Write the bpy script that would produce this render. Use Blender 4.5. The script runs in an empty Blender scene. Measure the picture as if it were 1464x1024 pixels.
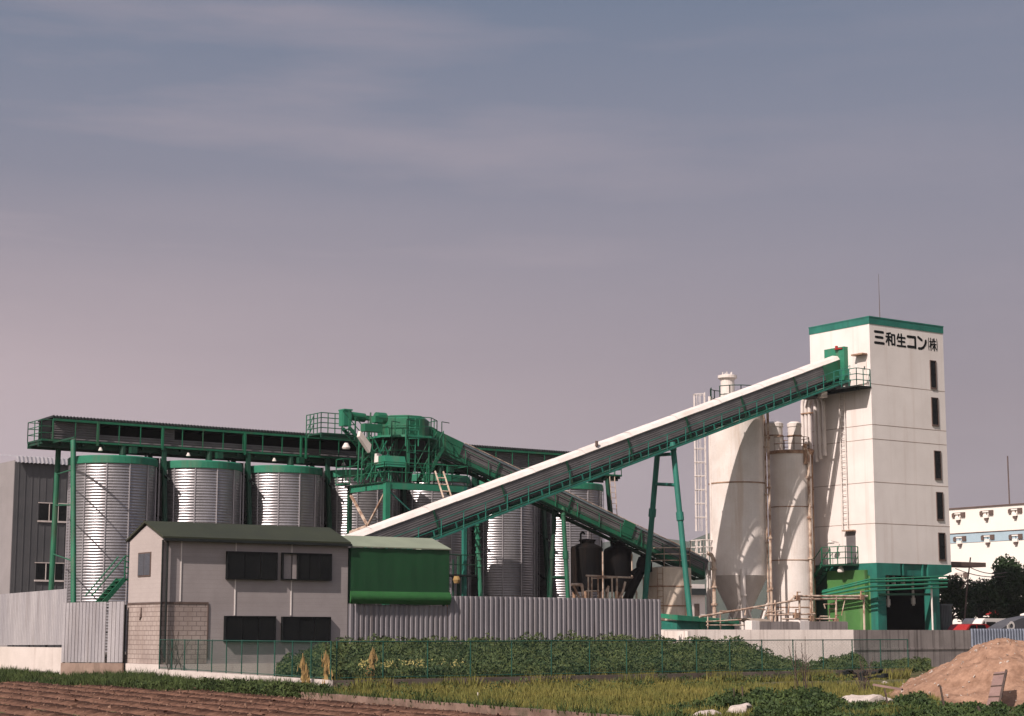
import bpy, bmesh, math, random
from mathutils import Vector, Matrix
random.seed(7)
R = math.radians
SC = bpy.context.scene
COL = SC.collection

# ------------------------------------------------------------------ camera
# world axes follow the plant: X runs along the silo row, Y away from the field
F = 2600.0                       # focal length in pixels of a 1464 px wide frame
HOR = 905.0                      # horizon row
PITCH = math.atan((HOR - 512) / F)
YAW = R(35)
H = 2.0                          # eye height above the field
cam = bpy.data.cameras.new("camera")
cam.sensor_width = 36.0
cam.lens = F / 1464 * 36
cam.clip_start = 0.5
cam.clip_end = 20000
camo = bpy.data.objects.new("camera", cam)
COL.objects.link(camo)
camo.location = (0, 0, H)
camo.rotation_euler = (R(90) + PITCH, 0, -YAW)
SC.camera = camo

# ------------------------------------------------------------------ light
SUN_EL, SUN_PHI = R(42), R(18)
sdir = Vector((-math.cos(SUN_PHI) * math.cos(SUN_EL), -math.sin(SUN_PHI) * math.cos(SUN_EL), math.sin(SUN_EL)))
sun = bpy.data.lights.new("sun", 'SUN')
sun.energy = 5.0
sun.angle = R(0.5)
sun.color = (1.0, 0.885, 0.815)
suno = bpy.data.objects.new("sun", sun)
COL.objects.link(suno)
suno.rotation_euler = sdir.to_track_quat('Z', 'Y').to_euler()
suno.location = (0, 0, 60)

world = bpy.data.worlds.new("World")
SC.world = world
world.use_nodes = True
wn, wl = world.node_tree.nodes, world.node_tree.links
wn.clear()
wout = wn.new("ShaderNodeOutputWorld")
sky = wn.new("ShaderNodeTexSky")
sky.sky_type = 'NISHITA'
sky.sun_disc = False
sky.sun_elevation = SUN_EL
sky.sun_rotation = math.atan2(sdir.x, sdir.y)
sky.dust_density = 4.0
bgs = wn.new("ShaderNodeBackground")
bgs.inputs[1].default_value = 0.05
wl.new(sky.outputs[0], bgs.inputs[0])
tc = wn.new("ShaderNodeTexCoord")
sep = wn.new("ShaderNodeSeparateXYZ")
wl.new(tc.outputs["Generated"], sep.inputs[0])


def wmath(op, a, b=None, clamp=False):
    n = wn.new("ShaderNodeMath")
    n.operation = op
    n.use_clamp = clamp
    for i, v in enumerate((a, b)):
        if v is None:
            continue
        if isinstance(v, (int, float)):
            n.inputs[i].default_value = v
        else:
            wl.new(v, n.inputs[i])
    return n.outputs[0]


def s2l(c):
    return tuple(((v / 255) / 12.92 if v / 255 <= 0.04045 else ((v / 255 + 0.055) / 1.055) ** 2.4) for v in c)


wr = wn.new("ShaderNodeValToRGB")           # haze grey at the horizon, slate blue higher up
wl.new(sep.outputs[2], wr.inputs[0])
els = wr.color_ramp.elements
els[0].position, els[0].color = 0.0, (*s2l((130, 118, 126)), 1)
els[1].position, els[1].color = 1.0, (*s2l((92, 112, 145)), 1)
for pos, c in ((0.12, (132, 121, 130)), (0.20, (128, 124, 137)), (0.28, (114, 119, 137)), (0.34, (98, 111, 133)), (0.55, (90, 107, 136))):
    e = els.new(pos)
    e.color = (*s2l(c), 1)
# a pinkish veil low in the left of the view and thin streaks of high cloud
lft = wmath('ADD', wmath('MULTIPLY', sep.outputs[0], -math.cos(YAW)), wmath('MULTIPLY', sep.outputs[1], math.sin(YAW)))
lf = wmath('MULTIPLY', wmath('ADD', lft, 0.24), 1.7, True)
mp = wn.new("ShaderNodeMapping")
mp.inputs["Rotation"].default_value = (0, R(4), 0)
mp.inputs["Scale"].default_value = (2.2, 2.2, 15)
wl.new(tc.outputs["Generated"], mp.inputs[0])
nz = wn.new("ShaderNodeTexNoise")
nz.inputs["Scale"].default_value = 1.6
nz.inputs["Detail"].default_value = 5
nz.inputs["Roughness"].default_value = 0.5
wl.new(mp.outputs[0], nz.inputs[0])
nf = wmath('MULTIPLY', wmath('SUBTRACT', nz.outputs[0], 0.47), 4.2, True)
low = wmath('MULTIPLY', wmath('SUBTRACT', 0.27, wmath('ADD', sep.outputs[2], wmath('MULTIPLY', nz.outputs[0], 0.06))), 9.0, True)
veil = wmath('MULTIPLY', wmath('MULTIPLY', lf, low), 1.0, True)
st = wmath('MULTIPLY', wmath('MULTIPLY', nf, wmath('ADD', lf, 0.22)), 0.46, True)
fac = wmath('MAXIMUM', veil, st)
mx = wn.new("ShaderNodeMixRGB")
wl.new(fac, mx.inputs[0])
wl.new(wr.outputs[0], mx.inputs[1])
mx.inputs[2].default_value = (*s2l((176, 158, 163)), 1)
# unseen sky on the sun's side, brightened as added fill for front faces
sd = wmath('ADD', wmath('MULTIPLY', sep.outputs[0], sdir.x), wmath('MULTIPLY', sep.outputs[1], sdir.y))
sf = wmath('POWER', wmath('MULTIPLY', wmath('ADD', sd, 0.15), 1.1, True), 1.3)
mx2 = wn.new("ShaderNodeMixRGB")
wl.new(sf, mx2.inputs[0])
wl.new(mx.outputs[0], mx2.inputs[1])
mx2.inputs[2].default_value = (0.95, 0.84, 0.80, 1)
bgc = wn.new("ShaderNodeBackground")
bgc.inputs[1].default_value = 1.0
wl.new(mx2.outputs[0], bgc.inputs[0])
mixs = wn.new("ShaderNodeMixShader")
mixs.inputs[0].default_value = 0.92
wl.new(bgs.outputs[0], mixs.inputs[1])
wl.new(bgc.outputs[0], mixs.inputs[2])
wl.new(mixs.outputs[0], wout.inputs[0])

vs = SC.view_settings
vs.view_transform = 'Standard'
vs.look = 'None'
vs.exposure = 0.28
vs.gamma = 1.0

# ------------------------------------------------------------------ pixel helpers
RT = Vector((math.cos(YAW), -math.sin(YAW), 0))
FW = Vector((math.sin(YAW), math.cos(YAW), 0))
CAM = Vector((0, 0, H))


def ray(x, y):
    a, b = (x - 732) / F, (512 - y) / F
    return RT * a + FW * (math.cos(PITCH) - math.sin(PITCH) * b) + Vector((0, 0, math.sin(PITCH) + math.cos(PITCH) * b))


def hitV(x, y, v):
    d = ray(x, y)
    return CAM + d * (v / d.y)


def hitU(x, y, u):
    d = ray(x, y)
    return CAM + d * (u / d.x)


def hitZ(x, y, z):
    d = ray(x, y)
    return CAM + d * ((z - H) / d.z)


def at(x, y, depth):
    d = ray(x, y)
    return CAM + d * (depth / d.dot(FW))


def ground(x, depth):
    p = at(x, 930, depth)
    return Vector((p.x, p.y, 0))


# ------------------------------------------------------------------ mesh builder
class MB:
    def __init__(self):
        self.v, self.f = [], []

    def add(self, vs, fs):
        o = len(self.v)
        self.v += [Vector(p) for p in vs]
        self.f += [tuple(i + o for i in f) for f in fs]
        return self

    def hexa(self, p):          # 8 points: bottom ring 0-3, top ring 4-7
        return self.add(p, [(3, 2, 1, 0), (4, 5, 6, 7), (0, 1, 5, 4), (1, 2, 6, 5), (2, 3, 7, 6), (3, 0, 4, 7)])

    def box(self, a, b):        # two opposite corners
        x0, x1 = sorted((a[0], b[0])); y0, y1 = sorted((a[1], b[1])); z0, z1 = sorted((a[2], b[2]))
        return self.hexa([(x0, y0, z0), (x1, y0, z0), (x1, y1, z0), (x0, y1, z0), (x0, y0, z1), (x1, y0, z1), (x1, y1, z1), (x0, y1, z1)])

    def cbox(self, c, s):
        return self.box((c[0] - s[0] / 2, c[1] - s[1] / 2, c[2] - s[2] / 2), (c[0] + s[0] / 2, c[1] + s[1] / 2, c[2] + s[2] / 2))

    def beam(self, p, q, w, h=None, up=(0, 0, 1)):
        h = h or w
        p, q = Vector(p), Vector(q)
        d = (q - p).normalized()
        s = d.cross(Vector(up))
        if s.length < 1e-4:
            s = d.cross(Vector((1, 0, 0)))
        s.normalize()
        n = s.cross(d).normalized()
        s, n = s * w / 2, n * h / 2
        return self.hexa([p - s - n, p + s - n, q + s - n, q - s - n, p - s + n, p + s + n, q + s + n, q - s + n])

    def tube(self, p, q, r, n=8, r2=None):
        p, q = Vector(p), Vector(q)
        r2 = r if r2 is None else r2
        d = (q - p).normalized()
        s = d.cross(Vector((0, 0, 1)))
        if s.length < 1e-3:
            s = Vector((1, 0, 0))
        s.normalize()
        t = d.cross(s)
        vv = []
        for c, rr in ((p, r), (q, r2)):
            for i in range(n):
                a = 2 * math.pi * i / n
                vv.append(c + (s * math.cos(a) + t * math.sin(a)) * rr)
        ff = [(i, (i + 1) % n, n + (i + 1) % n, n + i) for i in range(n)]
        ff += [tuple(range(n - 1, -1, -1)), tuple(range(n, 2 * n))]
        return self.add(vv, ff)

    def path(self, pts, r, n=8):
        for a, b in zip(pts[:-1], pts[1:]):
            self.tube(a, b, r, n)
        return self

    def lathe(self, c, prof, n=32, a0=0.0, a1=2 * math.pi):   # prof: list of (radius, z)
        c = Vector(c)
        full = abs(a1 - a0 - 2 * math.pi) < 1e-6
        m = n if full else n + 1
        vv = []
        for r, z in prof:
            for i in range(m):
                a = a0 + (a1 - a0) * i / n
                vv.append(c + Vector((r * math.cos(a), r * math.sin(a), z)))
        ff = []
        for k in range(len(prof) - 1):
            for i in range(n):
                j = (i + 1) % m
                ff.append((k * m + i, k * m + j, (k + 1) * m + j, (k + 1) * m + i))
        return self.add(vv, ff)

    def disc(self, c, r, n=32):
        c = Vector(c)
        return self.add([c + Vector((r * math.cos(2 * math.pi * i / n), r * math.sin(2 * math.pi * i / n), 0)) for i in range(n)], [tuple(range(n))])

    def quad(self, *p):
        return self.add(p, [tuple(range(len(p)))])

    def prism(self, poly, d):   # polygon of 3-D points pushed along d
        n = len(poly)
        d = Vector(d)
        poly = [Vector(p) for p in poly]
        return self.add(poly + [p + d for p in poly], [tuple(range(n - 1, -1, -1)), tuple(range(n, 2 * n))] + [(i, (i + 1) % n, n + (i + 1) % n, n + i) for i in range(n)])

    def corrugated(self, p, q, z0p, z1p, z0q=None, z1q=None, pitch=0.25, depth=0.06, flip=1):
        """upright sheet from p to q (x, y), trapezoid ribs"""
        z0q = z0p if z0q is None else z0q
        z1q = z1p if z1q is None else z1q
        p, q = Vector((p[0], p[1], 0)), Vector((q[0], q[1], 0))
        L = (q - p).length
        d = (q - p) / L
        nrm = Vector((d.y, -d.x, 0)) * flip
        n = max(2, int(L / pitch))
        st = []
        for i in range(n):
            for fr, off in ((0, 0), (0.3, 0), (0.45, 1), (0.85, 1)):
                st.append(((i + fr) / n, off))
        st.append((1.0, 0))
        vv, ff = [], []
        for t, off in st:
            b = p + d * (L * t) + nrm * (depth * off)
            vv += [(b.x, b.y, z0p + (z0q - z0p) * t), (b.x, b.y, z1p + (z1q - z1p) * t)]
        for i in range(len(st) - 1):
            ff.append((2 * i, 2 * i + 2, 2 * i + 3, 2 * i + 1))
        return self.add(vv, ff)

    def hcorr(self, p, q, h, up, nrm, pitch=0.12, depth=0.03):
        """sheet with ribs running from p to q, height h along up"""
        p, q, up, nrm = Vector(p), Vector(q), Vector(up).normalized(), Vector(nrm).normalized()
        n = max(2, int(h / pitch))
        vv, ff = [], []
        m = n * 4
        for i in range(m + 1):
            o = up * (h * i / m) + nrm * (depth * (0.5 - 0.5 * math.cos(2 * math.pi * i / 4)))
            vv += [p + o, q + o]
        for i in range(m):
            ff.append((2 * i, 2 * i + 1, 2 * i + 3, 2 * i + 2))
        return self.add(vv, ff)

    def rail(self, pts, h=1.05, gap=1.2, r=0.022, mids=2, posts=True):
        pts = [Vector(p) for p in pts]
        up = Vector((0, 0, 1))
        for a, b in zip(pts[:-1], pts[1:]):
            for k in range(mids + 1):
                o = up * h * (1 - k / (mids + 1))
                self.tube(a + o, b + o, r, 5)
            if posts:
                n = max(1, round((b - a).length / gap))
                for i in range(n + 1):
                    c = a.lerp(b, i / n)
                    self.tube(c, c + up * h, r * 1.15, 5)
        return self

    def ladder(self, p, q, w, side, r=0.03, step=0.35):
        p, q, side = Vector(p), Vector(q), Vector(side).normalized() * w / 2
        self.tube(p - side, q - side, r, 5)
        self.tube(p + side, q + side, r, 5)
        n = max(2, int((q - p).length / step))
        for i in range(1, n):
            c = p.lerp(q, i / n)
            self.tube(c - side, c + side, r * 0.7, 4)
        return self

    def build(self, name, mat, parent=None, smooth=False, origin=None):
        o_w = Vector((0, 0, 0))
        if parent is not None:
            o_w = Vector(parent["_o"])
            origin = o_w if origin is None else Vector(origin)
        elif origin is None:
            lo = Vector((min(v.x for v in self.v), min(v.y for v in self.v), min(v.z for v in self.v)))
            hi = Vector((max(v.x for v in self.v), max(v.y for v in self.v), 0))
            origin = Vector(((lo.x + hi.x) / 2, (lo.y + hi.y) / 2, lo.z))
        else:
            origin = Vector(origin)
        me = bpy.data.meshes.new(name)
        me.from_pydata([v - origin for v in self.v], [], self.f)
        me.materials.append(mat)
        if smooth:
            for p in me.polygons:
                p.use_smooth = True
        me.update()
        o = bpy.data.objects.new(name, me)
        COL.objects.link(o)
        o.location = origin - o_w
        o["_o"] = tuple(origin)
        if parent is not None:
            o.parent = parent
        return o


def thing(name, label, cat, loc, group=None):
    o = bpy.data.objects.new(name, None)
    COL.objects.link(o)
    o.location = loc
    o.empty_display_size = 0.3
    o["_o"] = tuple(loc)
    o["label"], o["category"] = label, cat
    if group:
        o["group"] = group
    return o


def tag(o, label=None, cat=None, group=None, kind=None):
    for k, v in (("label", label), ("category", cat), ("group", group), ("kind", kind)):
        if v:
            o[k] = v
    return o


def copy_thing(root, loc, label):
    def cp(o, par):
        c = o.copy()
        COL.objects.link(c)
        c.parent = par
        for ch in [x for x in SC.objects if x.parent == o]:
            cp(ch, c)
        return c
    r = cp(root, None)
    r.location = loc
    r["_o"] = tuple(loc)
    r["label"] = label
    return r


# ------------------------------------------------------------------ materials
def mat(name, c1, c2=None, scale=1.5, rough=0.7, metal=0.0, bump=0.0, bscale=15.0, stretch=(1, 1, 1),
        stain=None, stain_amt=0.5, stain_stretch=(2.5, 2.5, 0.22), stain_lo=0.52, spec=0.4, bricks=None, contrast=(0.35, 0.65)):
    m = bpy.data.materials.new(name)
    m.use_nodes = True
    n, l = m.node_tree.nodes, m.node_tree.links
    b = n["Principled BSDF"]
    b.inputs["Roughness"].default_value = rough
    b.inputs["Metallic"].default_value = metal
    b.inputs["Specular IOR Level"].default_value = spec
    t = n.new("ShaderNodeTexCoord")

    def noise(sc, stv, detail=6):
        mp = n.new("ShaderNodeMapping")
        mp.inputs["Scale"].default_value = stv
        l.new(t.outputs["Object"], mp.inputs[0])
        z = n.new("ShaderNodeTexNoise")
        z.inputs["Scale"].default_value = sc
        z.inputs["Detail"].default_value = detail
        z.inputs["Roughness"].default_value = 0.6
        l.new(mp.outputs[0], z.inputs[0])
        return z.outputs[0]

    def ramp(src, lo, hi):
        r = n.new("ShaderNodeMapRange")
        r.inputs[1].default_value, r.inputs[2].default_value = lo, hi
        l.new(src, r.inputs[0])
        return r.outputs[0]

    def mix(f, a, c):
        x = n.new("ShaderNodeMixRGB")
        if isinstance(f, float):
            x.inputs[0].default_value = f
        else:
            l.new(f, x.inputs[0])
        for i, s in ((1, a), (2, c)):
            if isinstance(s, tuple):
                x.inputs[i].default_value = (*s[:3], 1)
            else:
                l.new(s, x.inputs[i])
        return x.outputs[0]
    c2 = c2 or tuple(v * 0.8 for v in c1)
    base = mix(ramp(noise(scale, stretch), *contrast), tuple(c1), tuple(c2))
    fine = ramp(noise(bscale * 2.0, (1, 1, 1), 3), 0.3, 0.7)
    dk = n.new("ShaderNodeMixRGB")
    dk.blend_type = 'MULTIPLY'
    dk.inputs[0].default_value = 0.22
    l.new(base, dk.inputs[1])
    l.new(fine, dk.inputs[2])
    base = dk.outputs[0]
    h = None
    if bricks:
        bw, bh, mortar, mc = bricks
        sx = n.new("ShaderNodeSeparateXYZ")
        l.new(t.outputs["Object"], sx.inputs[0])
        ad = n.new("ShaderNodeMath")
        l.new(sx.outputs[0], ad.inputs[0])
        l.new(sx.outputs[1], ad.inputs[1])
        cb = n.new("ShaderNodeCombineXYZ")
        l.new(ad.outputs[0], cb.inputs[0])
        l.new(sx.outputs[2], cb.inputs[1])
        bt = n.new("ShaderNodeTexBrick")
        bt.inputs["Scale"].default_value = 1.0
        bt.inputs["Brick Width"].default_value = bw
        bt.inputs["Row Height"].default_value = bh
        bt.inputs["Mortar Size"].default_value = mortar
        bt.inputs["Mortar Smooth"].default_value = 0.3
        l.new(cb.outputs[0], bt.inputs[0])
        base = mix(bt.outputs["Fac"], base, mc)
        h = bt.outputs["Fac"]
    if stain:
        f = ramp(noise(1.0, stain_stretch), stain_lo, stain_lo + 0.2)
        mm = n.new("ShaderNodeMath")
        mm.operation = 'MULTIPLY'
        l.new(f, mm.inputs[0])
        mm.inputs[1].default_value = stain_amt
        base = mix(mm.outputs[0], base, tuple(stain))
    l.new(base, b.inputs["Base Color"])
    rr = n.new("ShaderNodeMapRange")
    rr.inputs[3].default_value, rr.inputs[4].default_value = max(0.05, rough - 0.1), min(1, rough + 0.12)
    l.new(fine, rr.inputs[0])
    l.new(rr.outputs[0], b.inputs["Roughness"])
    if bump:
        bp = n.new("ShaderNodeBump")
        bp.inputs["Strength"].default_value = bump
        bp.inputs["Distance"].default_value = 0.02
        l.new(noise(bscale, (1, 1, 1)), bp.inputs["Height"])
        l.new(bp.outputs[0], b.inputs["Normal"])
    return m


M = {}
M['galv'] = mat("galvanised_steel", (0.40, 0.382, 0.395), (0.28, 0.268, 0.28), scale=0.9, rough=0.36, metal=0.72, stretch=(1, 1, 0.35), stain=(0.32, 0.30, 0.30), stain_amt=0.35)
M['galv_fence'] = mat("galvanised_sheet", (0.50, 0.47, 0.48), (0.36, 0.34, 0.36), scale=0.7, rough=0.5, metal=0.45, stretch=(1.5, 1.5, 0.25), stain=(0.2, 0.16, 0.14), stain_amt=0.4)
M['galv_fence2'] = mat("weathered_sheet", (0.29, 0.27, 0.285), (0.21, 0.195, 0.21), scale=0.7, rough=0.6, metal=0.3, stretch=(1.5, 1.5, 0.25), stain=(0.13, 0.10, 0.09), stain_amt=0.5)
M['blue_sheet'] = mat("blue_grey_sheet", (0.26, 0.29, 0.36), (0.19, 0.21, 0.27), rough=0.6, metal=0.2)
M['green'] = mat("green_paint", (0.008, 0.135, 0.066), (0.005, 0.085, 0.042), scale=0.9, rough=0.6, stain=(0.07, 0.06, 0.035), stain_amt=0.6, stain_lo=0.54)
M['green_lt'] = mat("faded_green_paint", (0.02, 0.20, 0.115), (0.013, 0.145, 0.082), scale=0.9, rough=0.65, stain=(0.09, 0.13, 0.085), stain_amt=0.55, stain_lo=0.52)
M['teal'] = mat("teal_paint", (0.018, 0.175, 0.13), (0.012, 0.12, 0.092), scale=0.8, rough=0.65, stain=(0.02, 0.06, 0.05), stain_amt=0.5, stain_lo=0.5)
M['green_dk'] = mat("dark_green_paint", (0.005, 0.06, 0.032), (0.003, 0.036, 0.02), scale=1.2, rough=0.55, stain=(0.05, 0.03, 0.02), stain_amt=0.4)
M['leafgreen'] = mat("bright_green_wall_paint", (0.075, 0.21, 0.055), (0.055, 0.155, 0.042), scale=0.7, rough=0.6, stain=(0.3, 0.28, 0.18), stain_amt=0.5, stain_lo=0.58)
M['white'] = mat("white_wall_paint", (0.80, 0.735, 0.70), (0.72, 0.655, 0.62), scale=0.45, rough=0.7, bump=0.05, stain=(0.50, 0.41, 0.36), stain_amt=0.5, stain_stretch=(2.2, 2.2, 0.09), stain_lo=0.54)
M['white_roof'] = mat("white_roof_sheet", (0.74, 0.67, 0.63), (0.62, 0.55, 0.51), scale=1.1, rough=0.75, stain=(0.45, 0.36, 0.28), stain_amt=0.4, stain_stretch=(0.5, 2, 0.5), stain_lo=0.56)
M['silo_white'] = mat("weathered_white_tank_paint", (0.76, 0.70, 0.66), (0.66, 0.59, 0.54), scale=0.6, rough=0.5, stain=(0.40, 0.25, 0.15), stain_amt=0.6, stain_stretch=(1.1, 1.1, 0.1), stain_lo=0.57)
M['cream'] = mat("cream_tank_paint", (0.66, 0.56, 0.46), (0.55, 0.45, 0.36), scale=0.7, rough=0.55, stain=(0.3, 0.2, 0.12), stain_amt=0.5)
M['grey_side'] = mat("grey_cladding", (0.155, 0.142, 0.145), (0.11, 0.10, 0.103), scale=0.9, rough=0.6, metal=0.15)
M['dark_side'] = mat("dark_cladding", (0.10, 0.12, 0.125), (0.07, 0.085, 0.09), scale=0.9, rough=0.6, metal=0.1)
M['black'] = mat("black_paint", (0.008, 0.009, 0.010), (0.006, 0.007, 0.007), rough=0.75, spec=0.12)
M['dark'] = mat("dark_steel", (0.018, 0.022, 0.021), (0.012, 0.014, 0.014), rough=0.7, spec=0.2)
M['darktank'] = mat("black_tank_coat", (0.005, 0.005, 0.006), (0.010, 0.008, 0.007), scale=0.8, rough=0.85, spec=0.08, stain=(0.03, 0.016, 0.01), stain_amt=0.5)  # near-black colour carries the tanks' shaded silhouette
M['glass'] = mat("dark_glass", (0.008, 0.009, 0.010), (0.012, 0.013, 0.013), rough=0.3, spec=0.12)
M['grey_glass'] = mat("frosted_glass", (0.06, 0.065, 0.08), (0.05, 0.055, 0.065), rough=0.25)
M['rust'] = mat("rusty_steel", (0.42, 0.27, 0.18), (0.20, 0.11, 0.07), scale=3, rough=0.85, bump=0.2)
M['rustpipe'] = mat("flaking_cream_pipe", (0.56, 0.44, 0.35), (0.26, 0.15, 0.10), scale=2.2, rough=0.75, contrast=(0.45, 0.62))
M['brown'] = mat("brown_metal", (0.13, 0.085, 0.07), (0.09, 0.06, 0.05), rough=0.6)
M['siding'] = mat("grey_siding_boards", (0.375, 0.33, 0.325), (0.32, 0.28, 0.275), scale=0.8, rough=0.75, bricks=(1.8, 0.20, 0.008, (0.27, 0.235, 0.23)), stain=(0.31, 0.27, 0.26), stain_amt=0.3)
M['block'] = mat("stained_block_wall", (0.42, 0.345, 0.31), (0.31, 0.245, 0.22), scale=0.9, rough=0.85, bricks=(0.42, 0.21, 0.016, (0.15, 0.11, 0.10)), stain=(0.25, 0.19, 0.16), stain_amt=0.4)
M['olive_roof'] = mat("olive_roof_sheet", (0.034, 0.038, 0.017), (0.025, 0.028, 0.013), scale=0.8, rough=0.6)
M['tarp'] = mat("green_tarpaulin", (0.008, 0.068, 0.020), (0.006, 0.054, 0.016), scale=0.6, rough=0.65, bump=0.15, bscale=3)
M['tarp_lt'] = mat("rolled_green_tarpaulin", (0.022, 0.12, 0.026), (0.016, 0.09, 0.02), scale=0.9, rough=0.65, bump=0.2, bscale=4)
M['pale_roof'] = mat("pale_green_roof_sheet", (0.25, 0.28, 0.20), (0.21, 0.235, 0.17), scale=0.7, rough=0.6)
M['concrete'] = mat("pale_concrete", (0.66, 0.58, 0.54), (0.56, 0.49, 0.45), scale=0.6, rough=0.9, bump=0.25, stain=(0.28, 0.21, 0.18), stain_amt=0.45, stain_stretch=(1.6, 1.6, 0.12), stain_lo=0.53)
M['concrete_dk'] = mat("streaked_grey_concrete", (0.33, 0.285, 0.27), (0.24, 0.205, 0.195), scale=0.6, rough=0.9, bump=0.25, stain=(0.06, 0.047, 0.042), stain_amt=0.85, stain_stretch=(5, 5, 0.14), stain_lo=0.5)
M['concrete_br'] = mat("mossy_brown_concrete", (0.21, 0.165, 0.14), (0.12, 0.09, 0.07), scale=0.8, rough=0.95, bump=0.3, stain=(0.05, 0.045, 0.03), stain_amt=0.7, stain_stretch=(1.8, 1.8, 0.3), stain_lo=0.48)
M['concrete_rd'] = mat("stained_brown_plinth", (0.36, 0.26, 0.21), (0.22, 0.15, 0.12), scale=0.9, rough=0.95, bump=0.3, stain=(0.09, 0.06, 0.045), stain_amt=0.7, stain_stretch=(1.8, 1.8, 0.2))
M['concrete_w'] = mat("whitewashed_concrete", (0.80, 0.71, 0.66), (0.67, 0.585, 0.54), scale=0.6, rough=0.9, bump=0.2, stain=(0.30, 0.23, 0.20), stain_amt=0.7, stain_stretch=(5, 5, 0.14), stain_lo=0.54)
M['greywall'] = mat("grey_end_wall", (0.27, 0.245, 0.245), (0.23, 0.21, 0.21), scale=0.4, rough=0.8)
M['gable'] = mat("pale_gable_boards", (0.43, 0.37, 0.35), (0.385, 0.33, 0.312), scale=0.6, rough=0.75, bricks=(1.8, 0.20, 0.006, (0.32, 0.27, 0.255)))
M['clod'] = mat("dry_clods", (0.24, 0.15, 0.11), (0.11, 0.06, 0.042), scale=5, rough=1.0, spec=0.05)
M['kerb'] = mat("earthy_kerb", (0.25, 0.165, 0.13), (0.13, 0.08, 0.06), scale=1.6, rough=1.0, bump=0.5, stain=(0.05, 0.045, 0.025), stain_amt=0.7, stain_stretch=(1.5, 1.5, 1.5), stain_lo=0.5)
M['soil'] = mat("tilled_soil", (0.19, 0.108, 0.078), (0.095, 0.052, 0.037), scale=6, rough=1.0, bump=0.35, bscale=14, spec=0.05)
M['earth'] = mat("bare_earth", (0.13, 0.105, 0.06), (0.07, 0.085, 0.03), scale=0.5, rough=1.0, bump=0.6, bscale=8, spec=0.05)
M['yard'] = mat("yard_gravel", (0.20, 0.17, 0.15), (0.13, 0.11, 0.10), scale=0.4, rough=1.0, bump=0.4)
M['sand'] = mat("pinkish_sand", (0.35, 0.215, 0.15), (0.215, 0.125, 0.085), scale=2.6, rough=1.0, bump=0.9, bscale=7, spec=0.05, stain=(0.18, 0.11, 0.07), stain_amt=0.6, stain_stretch=(3, 3, 3), stain_lo=0.58)
M['stone'] = mat("pale_rubble_stone", (0.52, 0.45, 0.40), (0.36, 0.30, 0.27), scale=2.5, rough=0.95, bump=0.6)
M['grass'] = mat("green_grass", (0.068, 0.090, 0.028), (0.028, 0.048, 0.015), scale=0.9, rough=0.8, spec=0.15)
M['grass_y'] = mat("yellow_green_grass", (0.195, 0.165, 0.045), (0.095, 0.105, 0.028), scale=0.5, rough=0.8, spec=0.15)
M['weed'] = mat("weed_leaves", (0.066, 0.098, 0.026), (0.014, 0.032, 0.010), scale=1.4, rough=0.7, spec=0.25)
M['hedge'] = mat("thicket_leaves", (0.080, 0.102, 0.030), (0.017, 0.036, 0.012), scale=1.1, rough=0.7, spec=0.25, stain=(0.12, 0.12, 0.05), stain_amt=0.45, stain_stretch=(1.2, 1.2, 2.5), stain_lo=0.56)
M['flower'] = mat("yellow_flowers", (0.42, 0.34, 0.11), (0.30, 0.27, 0.10), scale=3, rough=0.8)
M['straw'] = mat("dry_straw", (0.36, 0.24, 0.09), (0.25, 0.15, 0.06), scale=3, rough=0.9)
M['crown'] = mat("tree_leaves", (0.026, 0.052, 0.016), (0.010, 0.022, 0.009), scale=0.7, rough=0.7, spec=0.25)
M['bark'] = mat("tree_bark", (0.07, 0.05, 0.04), (0.04, 0.03, 0.024), scale=3, rough=0.95)
M['wood'] = mat("weathered_wood", (0.10, 0.065, 0.05), (0.05, 0.035, 0.03), scale=3, rough=0.9)
M['board'] = mat("pinkish_board", (0.28, 0.18, 0.155), (0.20, 0.125, 0.11), scale=2, rough=0.85)
M['hill'] = mat("forested_hill", (0.045, 0.06, 0.035), (0.03, 0.042, 0.028), scale=0.01, rough=1.0)
M['red'] = mat("red_car_paint", (0.36, 0.025, 0.02), (0.30, 0.02, 0.018), rough=0.3)
M['vanwhite'] = mat("white_car_paint", (0.78, 0.73, 0.68), (0.74, 0.69, 0.64), rough=0.3)
M['rubber'] = mat("tyre_rubber", (0.02, 0.02, 0.02), rough=0.9)
M['greytarp'] = mat("grey_tarpaulin", (0.085, 0.085, 0.095), (0.06, 0.06, 0.07), scale=1.0, rough=0.7, bump=0.3, bscale=3)
M['farwhite'] = mat("far_white_cladding", (0.82, 0.77, 0.71), (0.78, 0.73, 0.67), scale=0.3, rough=0.6)
M['paleblue'] = mat("pale_blue_band", (0.36, 0.47, 0.54), (0.33, 0.44, 0.5), rough=0.6)
M['darkgrey'] = mat("dark_grey_cladding", (0.095, 0.093, 0.096), (0.072, 0.072, 0.075), scale=0.5, rough=0.6)
M['fencegreen'] = mat("green_fence_wire", (0.010, 0.075, 0.05), (0.007, 0.055, 0.038), rough=0.5)


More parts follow.
